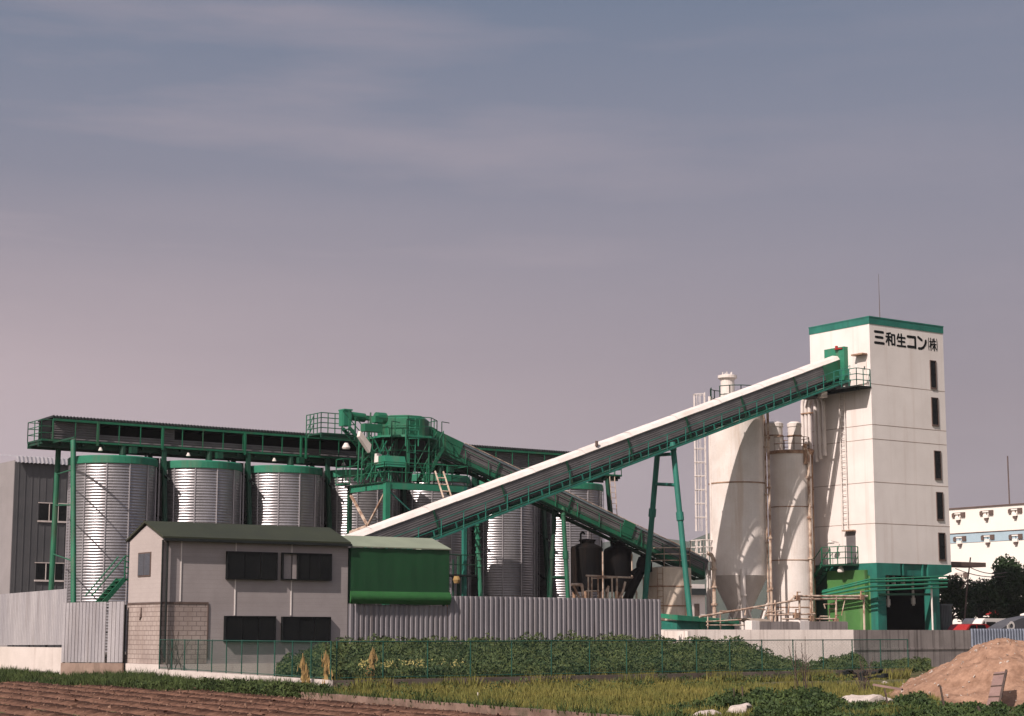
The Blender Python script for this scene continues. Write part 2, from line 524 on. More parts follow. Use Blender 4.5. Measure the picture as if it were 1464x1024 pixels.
# row stripes painted into the soil colour, dark ones standing in for furrow shade
def row_shade(m, across):
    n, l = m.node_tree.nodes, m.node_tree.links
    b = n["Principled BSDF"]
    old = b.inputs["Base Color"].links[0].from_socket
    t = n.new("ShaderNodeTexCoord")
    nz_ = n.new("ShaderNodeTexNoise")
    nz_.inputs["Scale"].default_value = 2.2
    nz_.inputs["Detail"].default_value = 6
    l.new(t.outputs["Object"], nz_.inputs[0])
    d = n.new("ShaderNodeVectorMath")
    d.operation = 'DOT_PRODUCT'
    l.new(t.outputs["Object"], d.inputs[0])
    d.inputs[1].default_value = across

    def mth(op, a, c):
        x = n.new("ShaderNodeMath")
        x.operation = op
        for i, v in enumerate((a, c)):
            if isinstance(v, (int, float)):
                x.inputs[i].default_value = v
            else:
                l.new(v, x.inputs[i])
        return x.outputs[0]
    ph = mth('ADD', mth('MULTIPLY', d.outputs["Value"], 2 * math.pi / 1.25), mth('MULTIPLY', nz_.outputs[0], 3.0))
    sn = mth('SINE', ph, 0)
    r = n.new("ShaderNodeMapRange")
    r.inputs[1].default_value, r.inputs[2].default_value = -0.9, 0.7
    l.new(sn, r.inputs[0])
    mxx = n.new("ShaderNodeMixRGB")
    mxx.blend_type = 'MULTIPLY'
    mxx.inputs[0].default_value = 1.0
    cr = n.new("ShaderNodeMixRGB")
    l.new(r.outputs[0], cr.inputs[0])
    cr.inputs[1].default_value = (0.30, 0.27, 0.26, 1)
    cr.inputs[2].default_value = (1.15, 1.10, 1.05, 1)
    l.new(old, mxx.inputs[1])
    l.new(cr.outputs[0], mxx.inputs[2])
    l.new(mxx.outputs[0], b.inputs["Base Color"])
Z = Vector((0, 0, 1))
# ================================================================== SETTING
mb = MB()
S = 2300
mb.quad((-S, -S, 0), (S, -S, 0), (S, S, 0), (-S, S, 0))
tag(mb.build("ground", M['earth'], origin=(0, 0, 0)), kind="structure")
mb = MB()
mb.prism([(34.3, 79.95, 0.004), (62, 79.95, 0.004), (62.2, 79.0, 0.004), (400, 79.0, 0.004), (400, 400, 0.004), (-150, 400, 0.004), (-150, 140, 0.004), (33.5, 100, 0.004), (34.3, 84, .004)], (0, 0, 0.996))
tag(mb.build("yard", M['yard'], origin=(0, 0, 0)), kind="structure")
# far ridge
mb = MB()
rng = random.Random(3)
pts = []
for i in range(121):
    a = R(-20 + i * 0.75)            # angle to the right of the view axis
    t = i / 120
    h = 95 + 34 * math.sin(t * 9 + 1) + 22 * math.sin(t * 23) + rng.uniform(-7, 7)
    d = 1700
    c = (RT * math.sin(a) + FW * math.cos(a))
    pts.append((c * (d - 500), c * d, c * (d + 400), h))
for i in range(120):
    a, b = pts[i], pts[i + 1]
    mb.quad(a[0], b[0], b[1] + Z * b[3], a[1] + Z * a[3])
    mb.quad(a[1] + Z * a[3], b[1] + Z * b[3], b[2], a[2])
tag(mb.build("hills", M['hill'], origin=(0, 0, 0)), kind="structure")

# ploughed field: furrows run towards the wall, boundary follows the kerb
FA, FB = ground(-60, 78), ground(440, 55.2)          # upper edge of the tilled soil
FC = ground(760, 43.2)
dirF = (FC - FB).normalized()
mb = MB()
nrm = Vector((-dirF.y, dirF.x, 0))
if nrm.x > 0:
    nrm = -nrm
e0 = FB - dirF * 34
NA, NB = 230, 300
W = 24.0
rng = random.Random(11)
vv = []
for j in range(NB + 1):
    for i in range(NA + 1):
        s = 62 * j / NB
        w = W * i / NA
        p = e0 + dirF * s + nrm * (w + 0.3)
        ph = 2 * math.pi * w / 1.25 + 0.25 * math.sin(s * 0.35 + w)
        z = 0.05 + 0.055 * math.sin(ph) + rng.uniform(-0.010, 0.010) + 0.012 * math.sin(s * 1.7 + w * 3)
        vv.append((p.x, p.y, z))
ff = []
for j in range(NB):
    for i in range(NA):
        a = j * (NA + 1) + i
        ff.append((a, a + 1, a + NA + 2, a + NA + 1))
mb.add(vv, ff)
row_shade(M['soil'], tuple(nrm))
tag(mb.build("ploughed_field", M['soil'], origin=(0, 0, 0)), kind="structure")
# loose clods and straw on the tilled soil
mb = MB()
rng = random.Random(31)
for _ in range(9000):
    s, w = 34 + rng.uniform(-30, 14), 24 * rng.random() ** 1.5
    p = e0 + dirF * s + nrm * (w + 0.4)
    r_ = rng.uniform(.015, .05) * (1.8 if rng.random() < .06 else 1)
    ph = 2 * math.pi * w / 1.25
    p.z = 0.05 + 0.055 * math.sin(ph) + r_ * .3
    vs_ = [p + Vector((rng.uniform(-r_, r_), rng.uniform(-r_, r_), rng.uniform(-r_, r_))) for _k in range(4)]
    mb.add(vs_, [(0, 1, 2), (0, 3, 1), (1, 3, 2), (2, 3, 0)])
tag(mb.build("soil_clods", M['clod'], origin=(0, 0, 0)), kind="stuff", label="loose soil clods on the ploughed field", cat="clods")
# low kerb between the soil and the grass plot
mb = MB()
k0, k1 = FB - dirF * 0.5, FB + dirF * 26
mb.beam(k0 + Z * 0.12, k1 + Z * 0.12, 0.22, 0.26)
tag(mb.build("kerb", M['kerb'], origin=k0), kind="structure")


# ------------------------------------------------------------------ vegetation helpers
def leaf(mb, p, s, rng, flat=0.0):
    a = Vector((rng.gauss(0, 1), rng.gauss(0, 1), rng.gauss(0, 1) * (1 - flat))).normalized()
    b = a.cross(Vector((rng.gauss(0, 1), rng.gauss(0, 1), rng.gauss(0, 1)))).normalized()
    l, w = s * rng.uniform(0.7, 1.4), s * rng.uniform(0.3, 0.55)
    mb.add([p - a * l, p + b * w, p + a * l, p - b * w], [(0, 1, 2, 3)])


def blade(mb, p, h, rng, w=0.02, lean=0.35):
    a = rng.uniform(0, 6.283)
    s = Vector((math.cos(a), math.sin(a), 0)) * w
    d = Vector((rng.uniform(-lean, lean), rng.uniform(-lean, lean), 1)) * h
    mb.add([p - s, p + s, p + d], [(0, 1, 2)])


def stem_clump(mb, p, h, n, s, rng, spread=0.5):
    """upright weed: stems carrying leaves, wider at mid height"""
    for _ in range(n):
        t = rng.random() ** 0.8
        r = spread * (0.35 + 0.65 * math.sin(min(1, t * 1.1) * math.pi * 0.8 + 0.3)) * rng.random() ** 0.5
        a = rng.uniform(0, 6.283)
        leaf(mb, p + Vector((r * math.cos(a), r * math.sin(a), t * h)), s, rng)


# grass on the strip in front of the left walls
rng = random.Random(5)
mb = MB()
for _ in range(52000):
    x = rng.uniform(-15, 480)
    t = x / 430
    near = (74.3 * (1 - t) + 55.4 * t)
    far = (92.0 if x < 86 else 84.0) if x < 225 else 81.2 - 19.0 * (x - 224) / 246
    p = ground(x, near + max(0.4, far - near) * rng.random() ** 1.3)
    hh = 0.24 + 0.07 * math.sin(x * 0.09 + p.y) + 0.06 * math.sin(x * 0.031 + 2) + 0.05 * math.sin(x * .37 + p.x)
    blade(mb, p, max(0.07, hh * rng.uniform(0.35, 1.35)), rng, 0.025, 0.5)
for _ in range(420):
    x = rng.uniform(140, 470)
    t = min(1, x / 430)
    p = ground(x, (74.3 * (1 - t) + 55.4 * t) + rng.uniform(0.5, 6.5) * (1.05 - t))
    stem_clump(mb, p, rng.uniform(0.12, 0.42) * (1.25 if x > 290 else .8), 40, 0.06, rng, 0.35)
tag(mb.build("verge_grass", M['grass'], origin=(0, 0, 0)), kind="stuff", label="dark green grass along the foot of the left walls", cat="grass")
# ragged grass hanging over the kerb
mb = MB()
for _ in range(5200):
    s = rng.uniform(0, 24)
    if math.sin(s * 1.7) + .6 * math.sin(s * 4.1 + 1) < -.1 and rng.random() < .75:
        continue
    p = FB + dirF * s - nrm * rng.uniform(-.14, .9)
    blade(mb, p + Z * (.2 if (p - FB).dot(nrm) > -.1 else 0.03), rng.uniform(.1, .32), rng, .022, .6)
tag(mb.build("kerb_grass", M['grass'], origin=(0, 0, 0)), kind="stuff", label="ragged green grass hanging over the low kerb", cat="grass")
# yellow-green plot
mb = MB()
PW0, PW1 = ground(470, 63.0), ground(1330, 84)
n_ = 0
while n_ < 60000:
    x = rng.uniform(450, 1340)
    d = 43 + (70 - 43) * rng.random() ** 1.2
    p = ground(x, d)
    # right of the kerb and this side of the fence wall
    if (p - FB).dot(nrm) > -0.25:
        continue
    tt = (x - 470) / (1330 - 470)
    if d > 63.0 + 21 * max(0, tt) - 0.6:
        continue
    n_ += 1
    pn = math.sin(p.x * 1.3 + math.sin(p.y * .7)) * math.sin(p.y * 1.1 + p.x * .3) + .5 * math.sin(p.x * 3.1) * math.sin(p.y * 2.7)
    if pn < -.55 and rng.random() < .8:
        continue
    blade(mb, p, rng.uniform(0.08, 0.26) * (1 + .45 * pn), rng, 0.026, 0.4)
for _ in range(5000):
    x = rng.uniform(480, 1300)
    tt = (x - 470) / 860
    p = ground(x, 62.6 + 21 * tt - rng.uniform(0.3, 2.0))
    if (p - FB).dot(nrm) > -0.3:
        continue
    blade(mb, p, rng.uniform(0.2, 0.5) * (1.2 if math.sin(x * 0.05) > 0.2 else 0.7), rng, 0.03, 0.4)
mw = MB()
for _ in range(150):
    x = rng.uniform(480, 1230)
    tt = (x - 470) / 860
    p = ground(x, 62.4 + 21 * tt - (rng.uniform(0.2, 1.6) if rng.random() < .6 else rng.uniform(1, 12)))
    if (p - FB).dot(nrm) > -0.5:
        continue
    stem_clump(mw, p, rng.uniform(0.15, 0.45), 34, 0.05, rng, 0.3)
tag(mw.build("plot_weeds", M['weed'], origin=(0, 0, 0)), kind="stuff", label="low dark weeds scattered in the yellow green plot", cat="weeds")
tag(mb.build("plot_grass", M['grass_y'], origin=(0, 0, 0)), kind="stuff", label="yellow green grass on the plot below the fence wall", cat="grass")

# thicket behind the wire fence
CX = ground(470, 62.6)
mb, mfl, mtg = MB(), MB(), MB()


def thick_top(x):
    pts = [(395, 957), (420, 942), (450, 930), (480, 920), (560, 917), (640, 919), (760, 916), (870, 914), (945, 918), (1010, 917), (1060, 919), (1085, 930), (1110, 944), (1150, 956), (1190, 947), (1225, 940), (1240, 956), (1290, 950), (1330, 948)]
    for (a, ya), (b, yb) in zip(pts[:-1], pts[1:]):
        if a <= x <= b:
            return ya + (yb - ya) * (x - a) / (b - a)
    return 960


rng = random.Random(21)
cnt = 0
while cnt < 105000:
    x = rng.uniform(396, 1335)
    tt = (x - 470) / 860
    front = 63.2 + 21 * tt if x > 470 else 63.2 + (470 - x) * 0.075
    back = 75.6 / (FW.y + (x - 732) / F * RT.y) - 0.4
    if back < front + 0.3:
        continue
    d = back - (back - front) * rng.random()
    p0 = ground(x, d)
    top = at(x, thick_top(x) + 5 * math.sin(x * 0.21) * math.sin(x * 0.047 + d) + 6 * math.sin(x * .083 + d * 1.7), back).z
    if top < 0.25:
        continue
    fr = (d - front) / (back - front)
    zt = 0.25 + (top - 0.25) * min(1, 0.30 + 0.85 * fr) * (0.9 + 0.13 * math.sin(p0.x * 2.3) * math.sin(p0.y * 1.9))
    z = zt * (1 - 0.55 * rng.random() ** 2.2)
    cnt += 1
    leaf(mb, p0 + Z * (0.1 + z), rng.choice((0.06, 0.075, 0.095)), rng)
for _ in range(11000):
    x = rng.uniform(400, 1330)
    tt = (x - 470) / 860
    front = 63.2 + 21 * tt if x > 470 else 63.2 + (470 - x) * 0.075
    back = 75.6 / (FW.y + (x - 732) / F * RT.y) - 0.4
    d = back - (back - front) * rng.random() ** 1.2
    top = at(x, thick_top(x), back).z
    if top > 0.3:
        blade(mtg if math.sin(x * .11) + math.sin(x * .037 + 1) > -.2 else mb, ground(x, d), top * (0.45 + 0.65 * (d - front) / (back - front)) * rng.uniform(0.85, 1.14), rng, 0.02, 0.12)
tag(mb.build("weed_thicket", M['hedge'], origin=(0, 0, 0)), kind="stuff", label="dense dark green weeds filling the plot behind the wire fence", cat="weeds")
for _ in range(190):
    x = rng.choice((rng.gauss(575, 30), rng.uniform(540, 665), rng.uniform(515, 530)))
    d = 64.2 + 21 * (x - 470) / 860 + rng.uniform(0, 1.2)
    p = ground(x, d) + Z * rng.uniform(0.72, 1.02)
    for _k in range(2):
        leaf(mfl, p + Vector((rng.gauss(0, .05), rng.gauss(0, .05), rng.gauss(0, .03))), 0.05, rng)
tag(mtg.build("tall_grass", M['grass_y'], origin=(0, 0, 0)), kind="stuff", label="tall yellowish grass blades sticking out of the dark weeds", cat="grass")
tag(mfl.build("yellow_flowers", M['flower'], origin=(0, 0, 0)), kind="stuff", label="small yellow flower heads low in the weeds behind the fence", cat="flowers")
# weeds in the lower right foreground
mb = MB()
rng = random.Random(8)


def weed_top(x):
    pts = [(925, 1020), (945, 1008), (985, 1004), (1020, 996), (1035, 985), (1060, 992), (1080, 984), (1120, 988), (1150, 980), (1180, 988), (1205, 1001), (1275, 1003), (1290, 990), (1320, 990), (1345, 1004), (1365, 1004), (1380, 1000), (1405, 1010), (1422, 1004), (1440, 1013), (1470, 1006)]
    for (a, ya), (b, yb) in zip(pts[:-1], pts[1:]):
        if a <= x <= b:
            return ya + (yb - ya) * (x - a) / (b - a)
    return 1020


for _ in range(900):
    x = rng.uniform(928, 1480)
    d = rng.uniform(41.5, 49.5)
    if 982 < x < 1082 and d < 45.4:
        continue
    top = at(x, weed_top(x), 49.0).z * min(1, 0.55 + 0.5 * (d - 41.5) / 8)
    if top < 0.06:
        continue
    stem_clump(mb, ground(x, d), top * rng.uniform(0.8, 1.12), int(26 + 50 * top), 0.06, rng, 0.22)
    for _k in range(10):
        blade(mb, ground(x + rng.gauss(0, 5), d), top * rng.uniform(0.6, 1.35), rng, 0.014, 0.3)
tag(mb.build("foreground_weeds", M['weed'], origin=(0, 0, 0)), kind="stuff", label="leafy dark green weeds in the lower right foreground", cat="weeds")


# dried stalk clumps
def dried(x, d, y, label, tilt):
    mb = MB()
    rng = random.Random(int(x))
    p = ground(x, d)
    h = at(x, y, d).z
    for _ in range(90):
        t = rng.random()
        q = p + Vector((rng.gauss(0, .05), rng.gauss(0, .05), 0.35 + t * (h - .35) + 0)) + RT * (tilt * (1 - t) * rng.uniform(0, 1))
        mb.add([q, q + Vector((rng.gauss(0, .03), rng.gauss(0, .03), -0.35)), q + RT * rng.uniform(-.09, .09) + Z * -0.28], [(0, 1, 2)])
    mb.tube(p, p + Z * h, 0.015, 5)
    tag(mb.build("dried_reed", M['straw'], origin=p), label, "dried plant", "dried reeds along the wire fence")


dried(433, 63.6, 934, "wide straw coloured clump of dry stalks left of the fence corner", 0.3)
dried(466, 62.95, 930, "rusty brown dry stalks right at the corner post of the fence", 0.12)
dried(533, 65.0, 925, "thin dry stalk leaning by the first fence post right of the corner", -0.15)


# ================================================================== FRONT FENCES AND WALLS
# low wall + green wire fence: towards us from the office, then to the right
WA, WB_, WC = ground(224, 81.6), ground(470, 62.6), ground(1300, 83.2)
mb = MB()
wallh = 0.42
d1 = (WB_ - WA).normalized()
d2 = (WC - WB_).normalized()
n2 = Vector((-d2.y, d2.x, 0))
n1 = Vector((-d1.y, d1.x, 0))
if n1.dot(RT) < 0:
    n1 = -n1
w1 = [WA, WB_, WB_ + n1 * 0.16, WA + n1 * 0.16]
mb.prism(w1, Z * wallh)
tag(mb.build("low_wall", M['concrete']), "low pale concrete kerb wall running from the office corner towards the field", "wall")
mb = MB()
q0 = WB_ + d2 * 0.0 + n1 * 0.162
mb.prism([q0, WC, WC + n2 * 0.16, q0 + n2 * 0.16], Z * (wallh - 0.02))
tag(mb.build("low_wall", M['concrete_br']), "low mossy brown concrete wall under the long wire fence beside the grass plot", "wall")


def wire_fence(A, B, h, gap, label, dense, zb):
    t = thing("wire_fence", label, "fence", A + Z * zb)
    d = (B - A).normalized()
    L = (B - A).length
    n = round(L / gap)
    A, B = A + Z * zb, B + Z * zb
    for i in range(n + 1):
        p = A.lerp(B, i / n)
        m = MB()
        m.tube(p, p + Z * (h + 0.03), 0.026, 6)
        m.build("post", M['fencegreen'] if dense else M['fencegreen'], t)
    m = MB()
    m.tube(A + Z * h, B + Z * h, 0.020, 5)
    m.tube(A + Z * 0.06, B + Z * 0.06, 0.016, 5)
    m.build("rail", M['fencegreen'], t)
    m = MB()
    st = 0.09
    k = int(L / st)
    H_ = h - 0.06
    for i in range(k):
        for s in (1, -1):
            a = A + d * (i * st) + Z * 0.06
            b = a + d * (s * H_ * 0.6) + Z * H_
            if (b - A).dot(d) < 0 or (b - A).dot(d) > L:
                continue
            m.beam(a, b, 0.0032)
    m.build("wire_mesh", M['fencegreen'], t)


wire_fence(WA + n1 * 0.08 + d1 * 0.2, WB_ + n1 * 0.08, 1.28, 2.0, "green wire fence on the pale kerb wall, running from the office corner to the field", True, wallh)
wire_fence(WB_ + n1 * 0.08 + n2 * 0.08 + d2 * 0.3, WC + n2 * 0.08, 1.28, 2.0, "long green wire fence with slim posts in front of the weed thicket", False, wallh)

# perimeter along the yard
VO = 76.0


def sheet_fence(label, x0, x1, y0, y1, v, ybot, m, pitch, depth=0.06):
    a, b = hitV(x0, 900, v), hitV(x1, 900, v)
    za, zb = hitV(x0, y0, v).z, hitV(x1, y1, v).z
    t = thing("sheet_fence", label, "fence", (a.x, v, ybot))
    q = MB()
    q.corrugated((a.x, v), (b.x, v), ybot, za, ybot, zb, pitch, depth)
    q.build("sheeting", m, t)
    r = MB()
    for f in (0.12, 0.55, 0.9):
        r.beam((a.x, v + 0.06, ybot + (za - ybot) * f), (b.x, v + 0.06, ybot + (zb - ybot) * f), 0.05)
    k = max(2, int((b.x - a.x) / 1.8))
    for i in range(k + 1):
        xx = a.x + 0.04 + (b.x - a.x - 0.08) * i / k
        zz = za + (zb - za) * i / k
        r.beam((xx, v + 0.13, 0.0), (xx, v + 0.13, zz - 0.1), 0.07)
    r.build("frame", M['rust'], t)


sheet_fence("long grey corrugated metal fence between the green tarpaulin and the concrete wall", 640, 945, 852, 857, VO - 0.05, 0.35, M['galv_fence2'], 0.30)
sheet_fence("grey corrugated metal sheeting directly under the green tarpaulin", 497, 639, 863, 867, VO, 0.35, M['galv_fence2'], 0.27)
sheet_fence("bluish corrugated metal fence at the right edge behind the sand pile", 1387, 1500, 899, 899, VO - 0.05, 0.2, M['blue_sheet'], 0.26)
a, b, c = hitV(945.5, 900, VO).x, hitV(1220, 900, VO).x, hitV(1386.5, 900, VO).x
# this stretch runs slightly askew, its right end nearer the field
wl_, wr_2 = hitV(945.5, 900, 78.3), hitV(1220, 900, 75.5)
mb = MB()
mb.prism([(wl_.x, 78.3, 0), (wr_2.x, 75.5, 0), (wr_2.x, 75.72, 0), (wl_.x, 78.52, 0)], (0, 0, 2.18))
mb.prism([(wl_.x - .05, 76.02, 0), (wl_.x - .05 + .2, 76.02, 0), (wl_.x + .15, 78.29, 0), (wl_.x - .05, 78.29, 0)], (0, 0, 2.1))
b = wr_2.x
tag(mb.build("concrete_wall", M['concrete_w']), "tall pale concrete boundary wall in front of the white silos", "wall")
mb = MB(); mb.prism([(b + .004, 75.5, 0), (c, VO - .06, 0), (c, VO + .12, 0), (b + .004, 75.72, 0)], (0, 0, 2.17))
mb.prism([(b + .004, 75.46, 1.02), (c, VO - .10, 1.02), (c, VO - .061, 1.02), (b + .004, 75.499, 1.02)], (0, 0, .1))
tag(mb.build("concrete_wall", M['concrete_dk']), "dark streaked concrete boundary wall in front of the truck bay", "wall")

# left: corrugated panels
GA, GB = ground(88, 85.2), ground(176, 84.5)
t = thing("sheet_gate", "dented silver corrugated gate with a dark slit, left of the office gable", "gate", GA)
ztopA, ztopB = at(88, 862, 85.2).z, at(177, 860, 84.5).z
zbot = at(120, 947, 84.9).z
gd = (GB - GA)
m = MB(); m.corrugated(GA.xy, (GA + gd * 0.71).xy, zbot, ztopA, zbot, ztopA * .29 + ztopB * .71, 0.16, 0.03); m.build("gate_leaf", M['galv_fence'], t)
m = MB(); m.corrugated((GA + gd * 0.745).xy, GB.xy, zbot, ztopA * .25 + ztopB * .75, zbot, ztopB, 0.16, 0.03); m.build("gate_leaf", M['galv_fence'], t)
m = MB()
back = Vector((gd.y, -gd.x, 0)).normalized() * -0.08
for f in (0.08, 0.5, 0.92):
    zz = zbot + (ztopA - zbot) * f
    m.beam(GA + back + Z * zz, GB + back + Z * zz, 0.06)
for f in (0.02, 0.45, 0.9, 0.99):
    m.beam(GA + gd * f + back * 1.9 + Z * 0.0, GA + gd * f + back * 1.9 + Z * (ztopA - 0.1), 0.08)
m.build("frame", M['dark'], t)
mb = MB()
mb.prism([GA - back * 0.4, GB - back * 0.4, GB + back * 2, GA + back * 2], Z * (zbot - 0.03))
tag(mb.build("gate_plinth", M['concrete_rd']), "stained brown concrete plinth below the silver corrugated gate", "wall")
PA, PB = ground(-30, 96.5), ground(92, 88.0)
t = thing("sheet_fence", "pale corrugated metal fence at the left edge on a white wall", "fence", PA)
m = MB(); m.corrugated(PA.xy, PB.xy, at(0, 923, 94.5).z, at(-30, 852, 96.5).z, at(88, 922, 88).z, at(89, 842, 88).z, 0.2, 0.03); m.build("sheeting", M['galv_fence'], t)
bk = Vector((PB - PA)).cross(Z).normalized() * -0.1
for i in range(6):
    p = PA.lerp(PB, (i + 0.1) / 5.3) + bk
    m = MB(); m.beam(p, p + Z * 3.4, 0.08); m.build("post", M['dark'], t)
mb = MB()
bb = bk * 3
zl = at(88, 926, 88).z
mb.prism([PA - bk, PB - bk, PB + bb, PA + bb], Z * zl)
tag(mb.build("white_wall", M['concrete']), "low white wall under the pale corrugated fence at the left edge", "wall")

# ================================================================== OFFICE
u0, u1, v0, v1 = 34.14, 43.66, 76.0, 79.72
ZE, ZR = 6.22, 6.98
vm = (v0 + v1) / 2
OFF = thing("office_building", "narrow two storey grey office with olive gable roof and black shuttered windows", "building", (u0, v0, 0))
zs = hitV(231, 862, v0).z
m = MB()
zb = 0.9
xs = hitV(297, 870, v0).x
# upper storey body as a gabled prism, starts above the block base
m.prism([(u0, v0, zs), (u0, v1, zs), (u0, v1, ZE), (u0, vm, ZR - 0.12), (u0, v0, ZE)], (u1 - u0, 0, 0))
m.box((xs, v0 + 0.0, 0.62), (u1, v1, zs - 0.002))
m.build("wall", M['siding'], OFF)
m = MB(); m.box((u0 - 0.02, v0 - 0.02, 0.62), (xs - 0.003, v1 + 0.02, zs - 0.003)); m.build("block_base", M['block'], OFF)
m = MB(); m.prism([(u0 - .014, v0 + .02, zs + 0.05), (u0 - .014, v1 - .02, zs + .05), (u0 - .014, v1 - .02, ZE - 0.05), (u0 - .014, vm, ZR - 0.2), (u0 - .014, v0 + .02, ZE - .05)], (0.012, 0, 0)); m.build("gable_cladding", M['gable'], OFF)
m = MB()
m.box((u0 - 0.12, v0 - 0.12, 0), (xs - 1.2, v1 + 0.12, 0.619)); m.box((xs - 1.195, v0 - 0.04, 0), (u1, v1, 0.617)); m.build("footing", M['concrete'], OFF)
m = MB()
for vv_, s in ((v0, -1), (v1, 1)):
    e = (ZR - ZE) / (v1 - v0) * 2
    o = 0.22
    a = [(u0 - 0.12, vv_ + s * o, ZE - o * e + 0.06), (u1 + 0.02, vv_ + s * o, ZE - o * e + 0.06), (u1 + 0.02, vm, ZR), (u0 - 0.12, vm, ZR)]
    m.prism(a, (0, 0, 0.09))
m.build("roof", M['olive_roof'], OFF)
m = MB()
m.box((u0 - 0.10, v0 - 0.34, ZE - 0.14), (u1 + 0.02, v0 - 0.225, ZE - 0.02)); m.build("gutter", M['dark'], OFF)
m = MB(); m.tube((u0 + 0.16, v0 - 0.12, 0.7), (u0 + 0.16, v0 - 0.12, ZE - 0.12), 0.05, 8)
m.tube((u0 - 0.05, v0 - 0.05, 0.65), (u0 - 0.05, v0 - 0.05, ZE - 0.1), 0.04, 8)
m.build("downpipe", M['dark'], OFF)
m = MB()
m.box((u0 - 0.04, v0 - 0.04, zs - 0.05), (xs + 0.02, v0 - 0.021, zs + 0.05)); m.box((u0 - 0.04, v0 - 0.04, zs - 0.05), (u0 - 0.0205, v1, zs + 0.03))
m.box((xs - 0.02, v0 - 0.045, 0.9), (xs + 0.03, v0 - 0.0205, zs - 0.051)); m.build("flashing", M['brown'], OFF)
for x, yb in ((259, 860), (337, 880), (417, 880)):
    p = hitV(x, 800, v0)
    m = MB(); m.box((p.x - 0.025, v0 - 0.03, hitV(x, yb, v0).z), (p.x + 0.025, v0 - 0.003, ZE - 0.12)); m.build("batten", M['white'], OFF)


def win(x0, x1, y0, y1, part_open=None):
    a, b = hitV(x0, y1, v0 - 0.2), hitV(x1, y0, v0 - 0.2)
    d = 0.2
    f = MB()
    t_ = 0.05
    f.box((a.x, v0 - d, a.z), (a.x + t_, v0 - .001, b.z)); f.box((b.x - t_, v0 - d, a.z), (b.x, v0 - .001, b.z))
    f.box((a.x + t_, v0 - d, a.z), (b.x - t_, v0 - .001, a.z + t_)); f.box((a.x + t_, v0 - d, b.z - t_), (b.x - t_, v0 - .001, b.z))
    w = f.build("window", M['black'], OFF)
    g = MB(); s = a.x + t_
    if part_open:
        s = hitV(part_open, 800, v0 - 0.2).x
        pnl = MB(); pnl.box((a.x + t_, v0 - 0.03, a.z + t_), (s - 0.05, v0 - 0.005, b.z - t_)); pnl.build("open_panel", M['siding'], w)
        f2 = MB(); f2.box((s - 0.05, v0 - d, a.z + t_), (s, v0 - .001, b.z - t_)); f2.build("mullion", M['black'], w)
    n = 3
    for i in range(n):
        x_0 = s + (b.x - t_ - s) * i / n; x_1 = s + (b.x - t_ - s) * (i + 1) / n
        g.box((x_0 + .01, v0 - d + .03 + .02 * (i % 2), a.z + t_), (x_1 - .01, v0 - d + .045 + .02 * (i % 2), b.z - t_))
    g.build("shutter", M['glass'], w)


win(325, 397.5, 790, 828)
win(404, 475, 792, 829, part_open=428)
win(322, 395, 881, 918)
win(404, 473.5, 882, 918)
a, b = hitU(198, 825, u0), hitU(217, 789, u0)
m = MB(); m.box((u0 - 0.05, b.y, a.z), (u0 - 0.015, a.y, b.z)); w = m.build("window", M['brown'], OFF)
m = MB(); vmid = (a.y + b.y) / 2
m.box((u0 - 0.062, b.y + .06, a.z + .06), (u0 - 0.051, vmid - .02, b.z - .06)); m.box((u0 - 0.062, vmid + .02, a.z + .06), (u0 - 0.051, a.y - .06, b.z - .06)); m.build("pane", M['grey_glass'], w)
m = MB(); p = hitU(203, 880, u0); m.path([p + Vector((-.05, 0, .35)), p + Vector((-.06, 0, 0)), p + Vector((-.06, .12, -.2))], 0.03, 6); m.box((u0 - .08, p.y - .05, p.z - .08), (u0 - .021, p.y + .07, p.z + .08)); m.build("tap_fitting", M['brown'], OFF)

# ================================================================== TARPAULIN CANOPY
cu0, cu1 = 43.70, hitV(640, 800, v0).x
CAN = thing("canopy_shed", "shed hung with a dark green tarpaulin curtain below a pale roof", "shed", (cu0, v0, 0))
zc = hitV(560, 784, v0 - 0.15).z
zt = hitV(560, 864, v0 - 0.15).z
m = MB()
vb = v0 + 2.6
zr = hitV(505, 767, vb - 0.2).z
xr = hitV(618, 771, vb).x
m.prism([(cu0, v0 - .25, zc), (cu1 + .05, v0 - .25, zc), (xr, vb, zr), (cu0, vb, zr)], (0, 0, 0.05))
m.prism([(cu1 + .05, v0 - .25, zc), (cu1 + .05, v1, zc - .1), (xr, vb, zr)], (0, 0, 0.05))
m.build("roof", M['pale_roof'], CAN)
m = MB()
zl2 = hitV(560, 846, v0 - 0.15).z
nx, nz = 60, 14
vv, ff = [], []
for j in range(nz + 1):
    for i in range(nx + 1):
        x = cu0 + 0.02 + (cu1 - cu0 - 0.04) * i / nx
        z = zl2 + (zc - 0.02 - zl2) * j / nz
        k = math.sin(i * 0.9) * 0.003 + math.sin(i * 0.37 + j * 0.3) * 0.009
        vv.append((x, v0 - 0.17 - k, z))
for j in range(nz):
    for i in range(nx):
        a_ = j * (nx + 1) + i
        ff.append((a_, a_ + 1, a_ + nx + 2, a_ + nx + 1))
m.add(vv, ff)
m.quad((cu1, v0 - .15, zt), (cu1, v1, zt), (cu1, v1, zc - .1), (cu1, v0 - .15, zc - .02))
m.build("curtain", M['tarp'], CAN)
m = MB()
prof = []
for k in range(9):
    a_ = math.pi * k / 8
    prof.append((-0.19 - 0.14 * math.sin(a_), zl2 - (zl2 - zt) * k / 8))
for (o0, z0_), (o1, z1_) in zip(prof[:-1], prof[1:]):
    m.quad((cu0 - .02, v0 + o0, z0_), (cu1 + .03, v0 + o0, z0_), (cu1 + .03, v0 + o1, z1_), (cu0 - .02, v0 + o1, z1_))
m.add([(cu0 - .02, v0 + o, z) for o, z in prof], [tuple(range(9))]); m.add([(cu1 + .03, v0 + o, z) for o, z in prof], [tuple(range(8, -1, -1))])
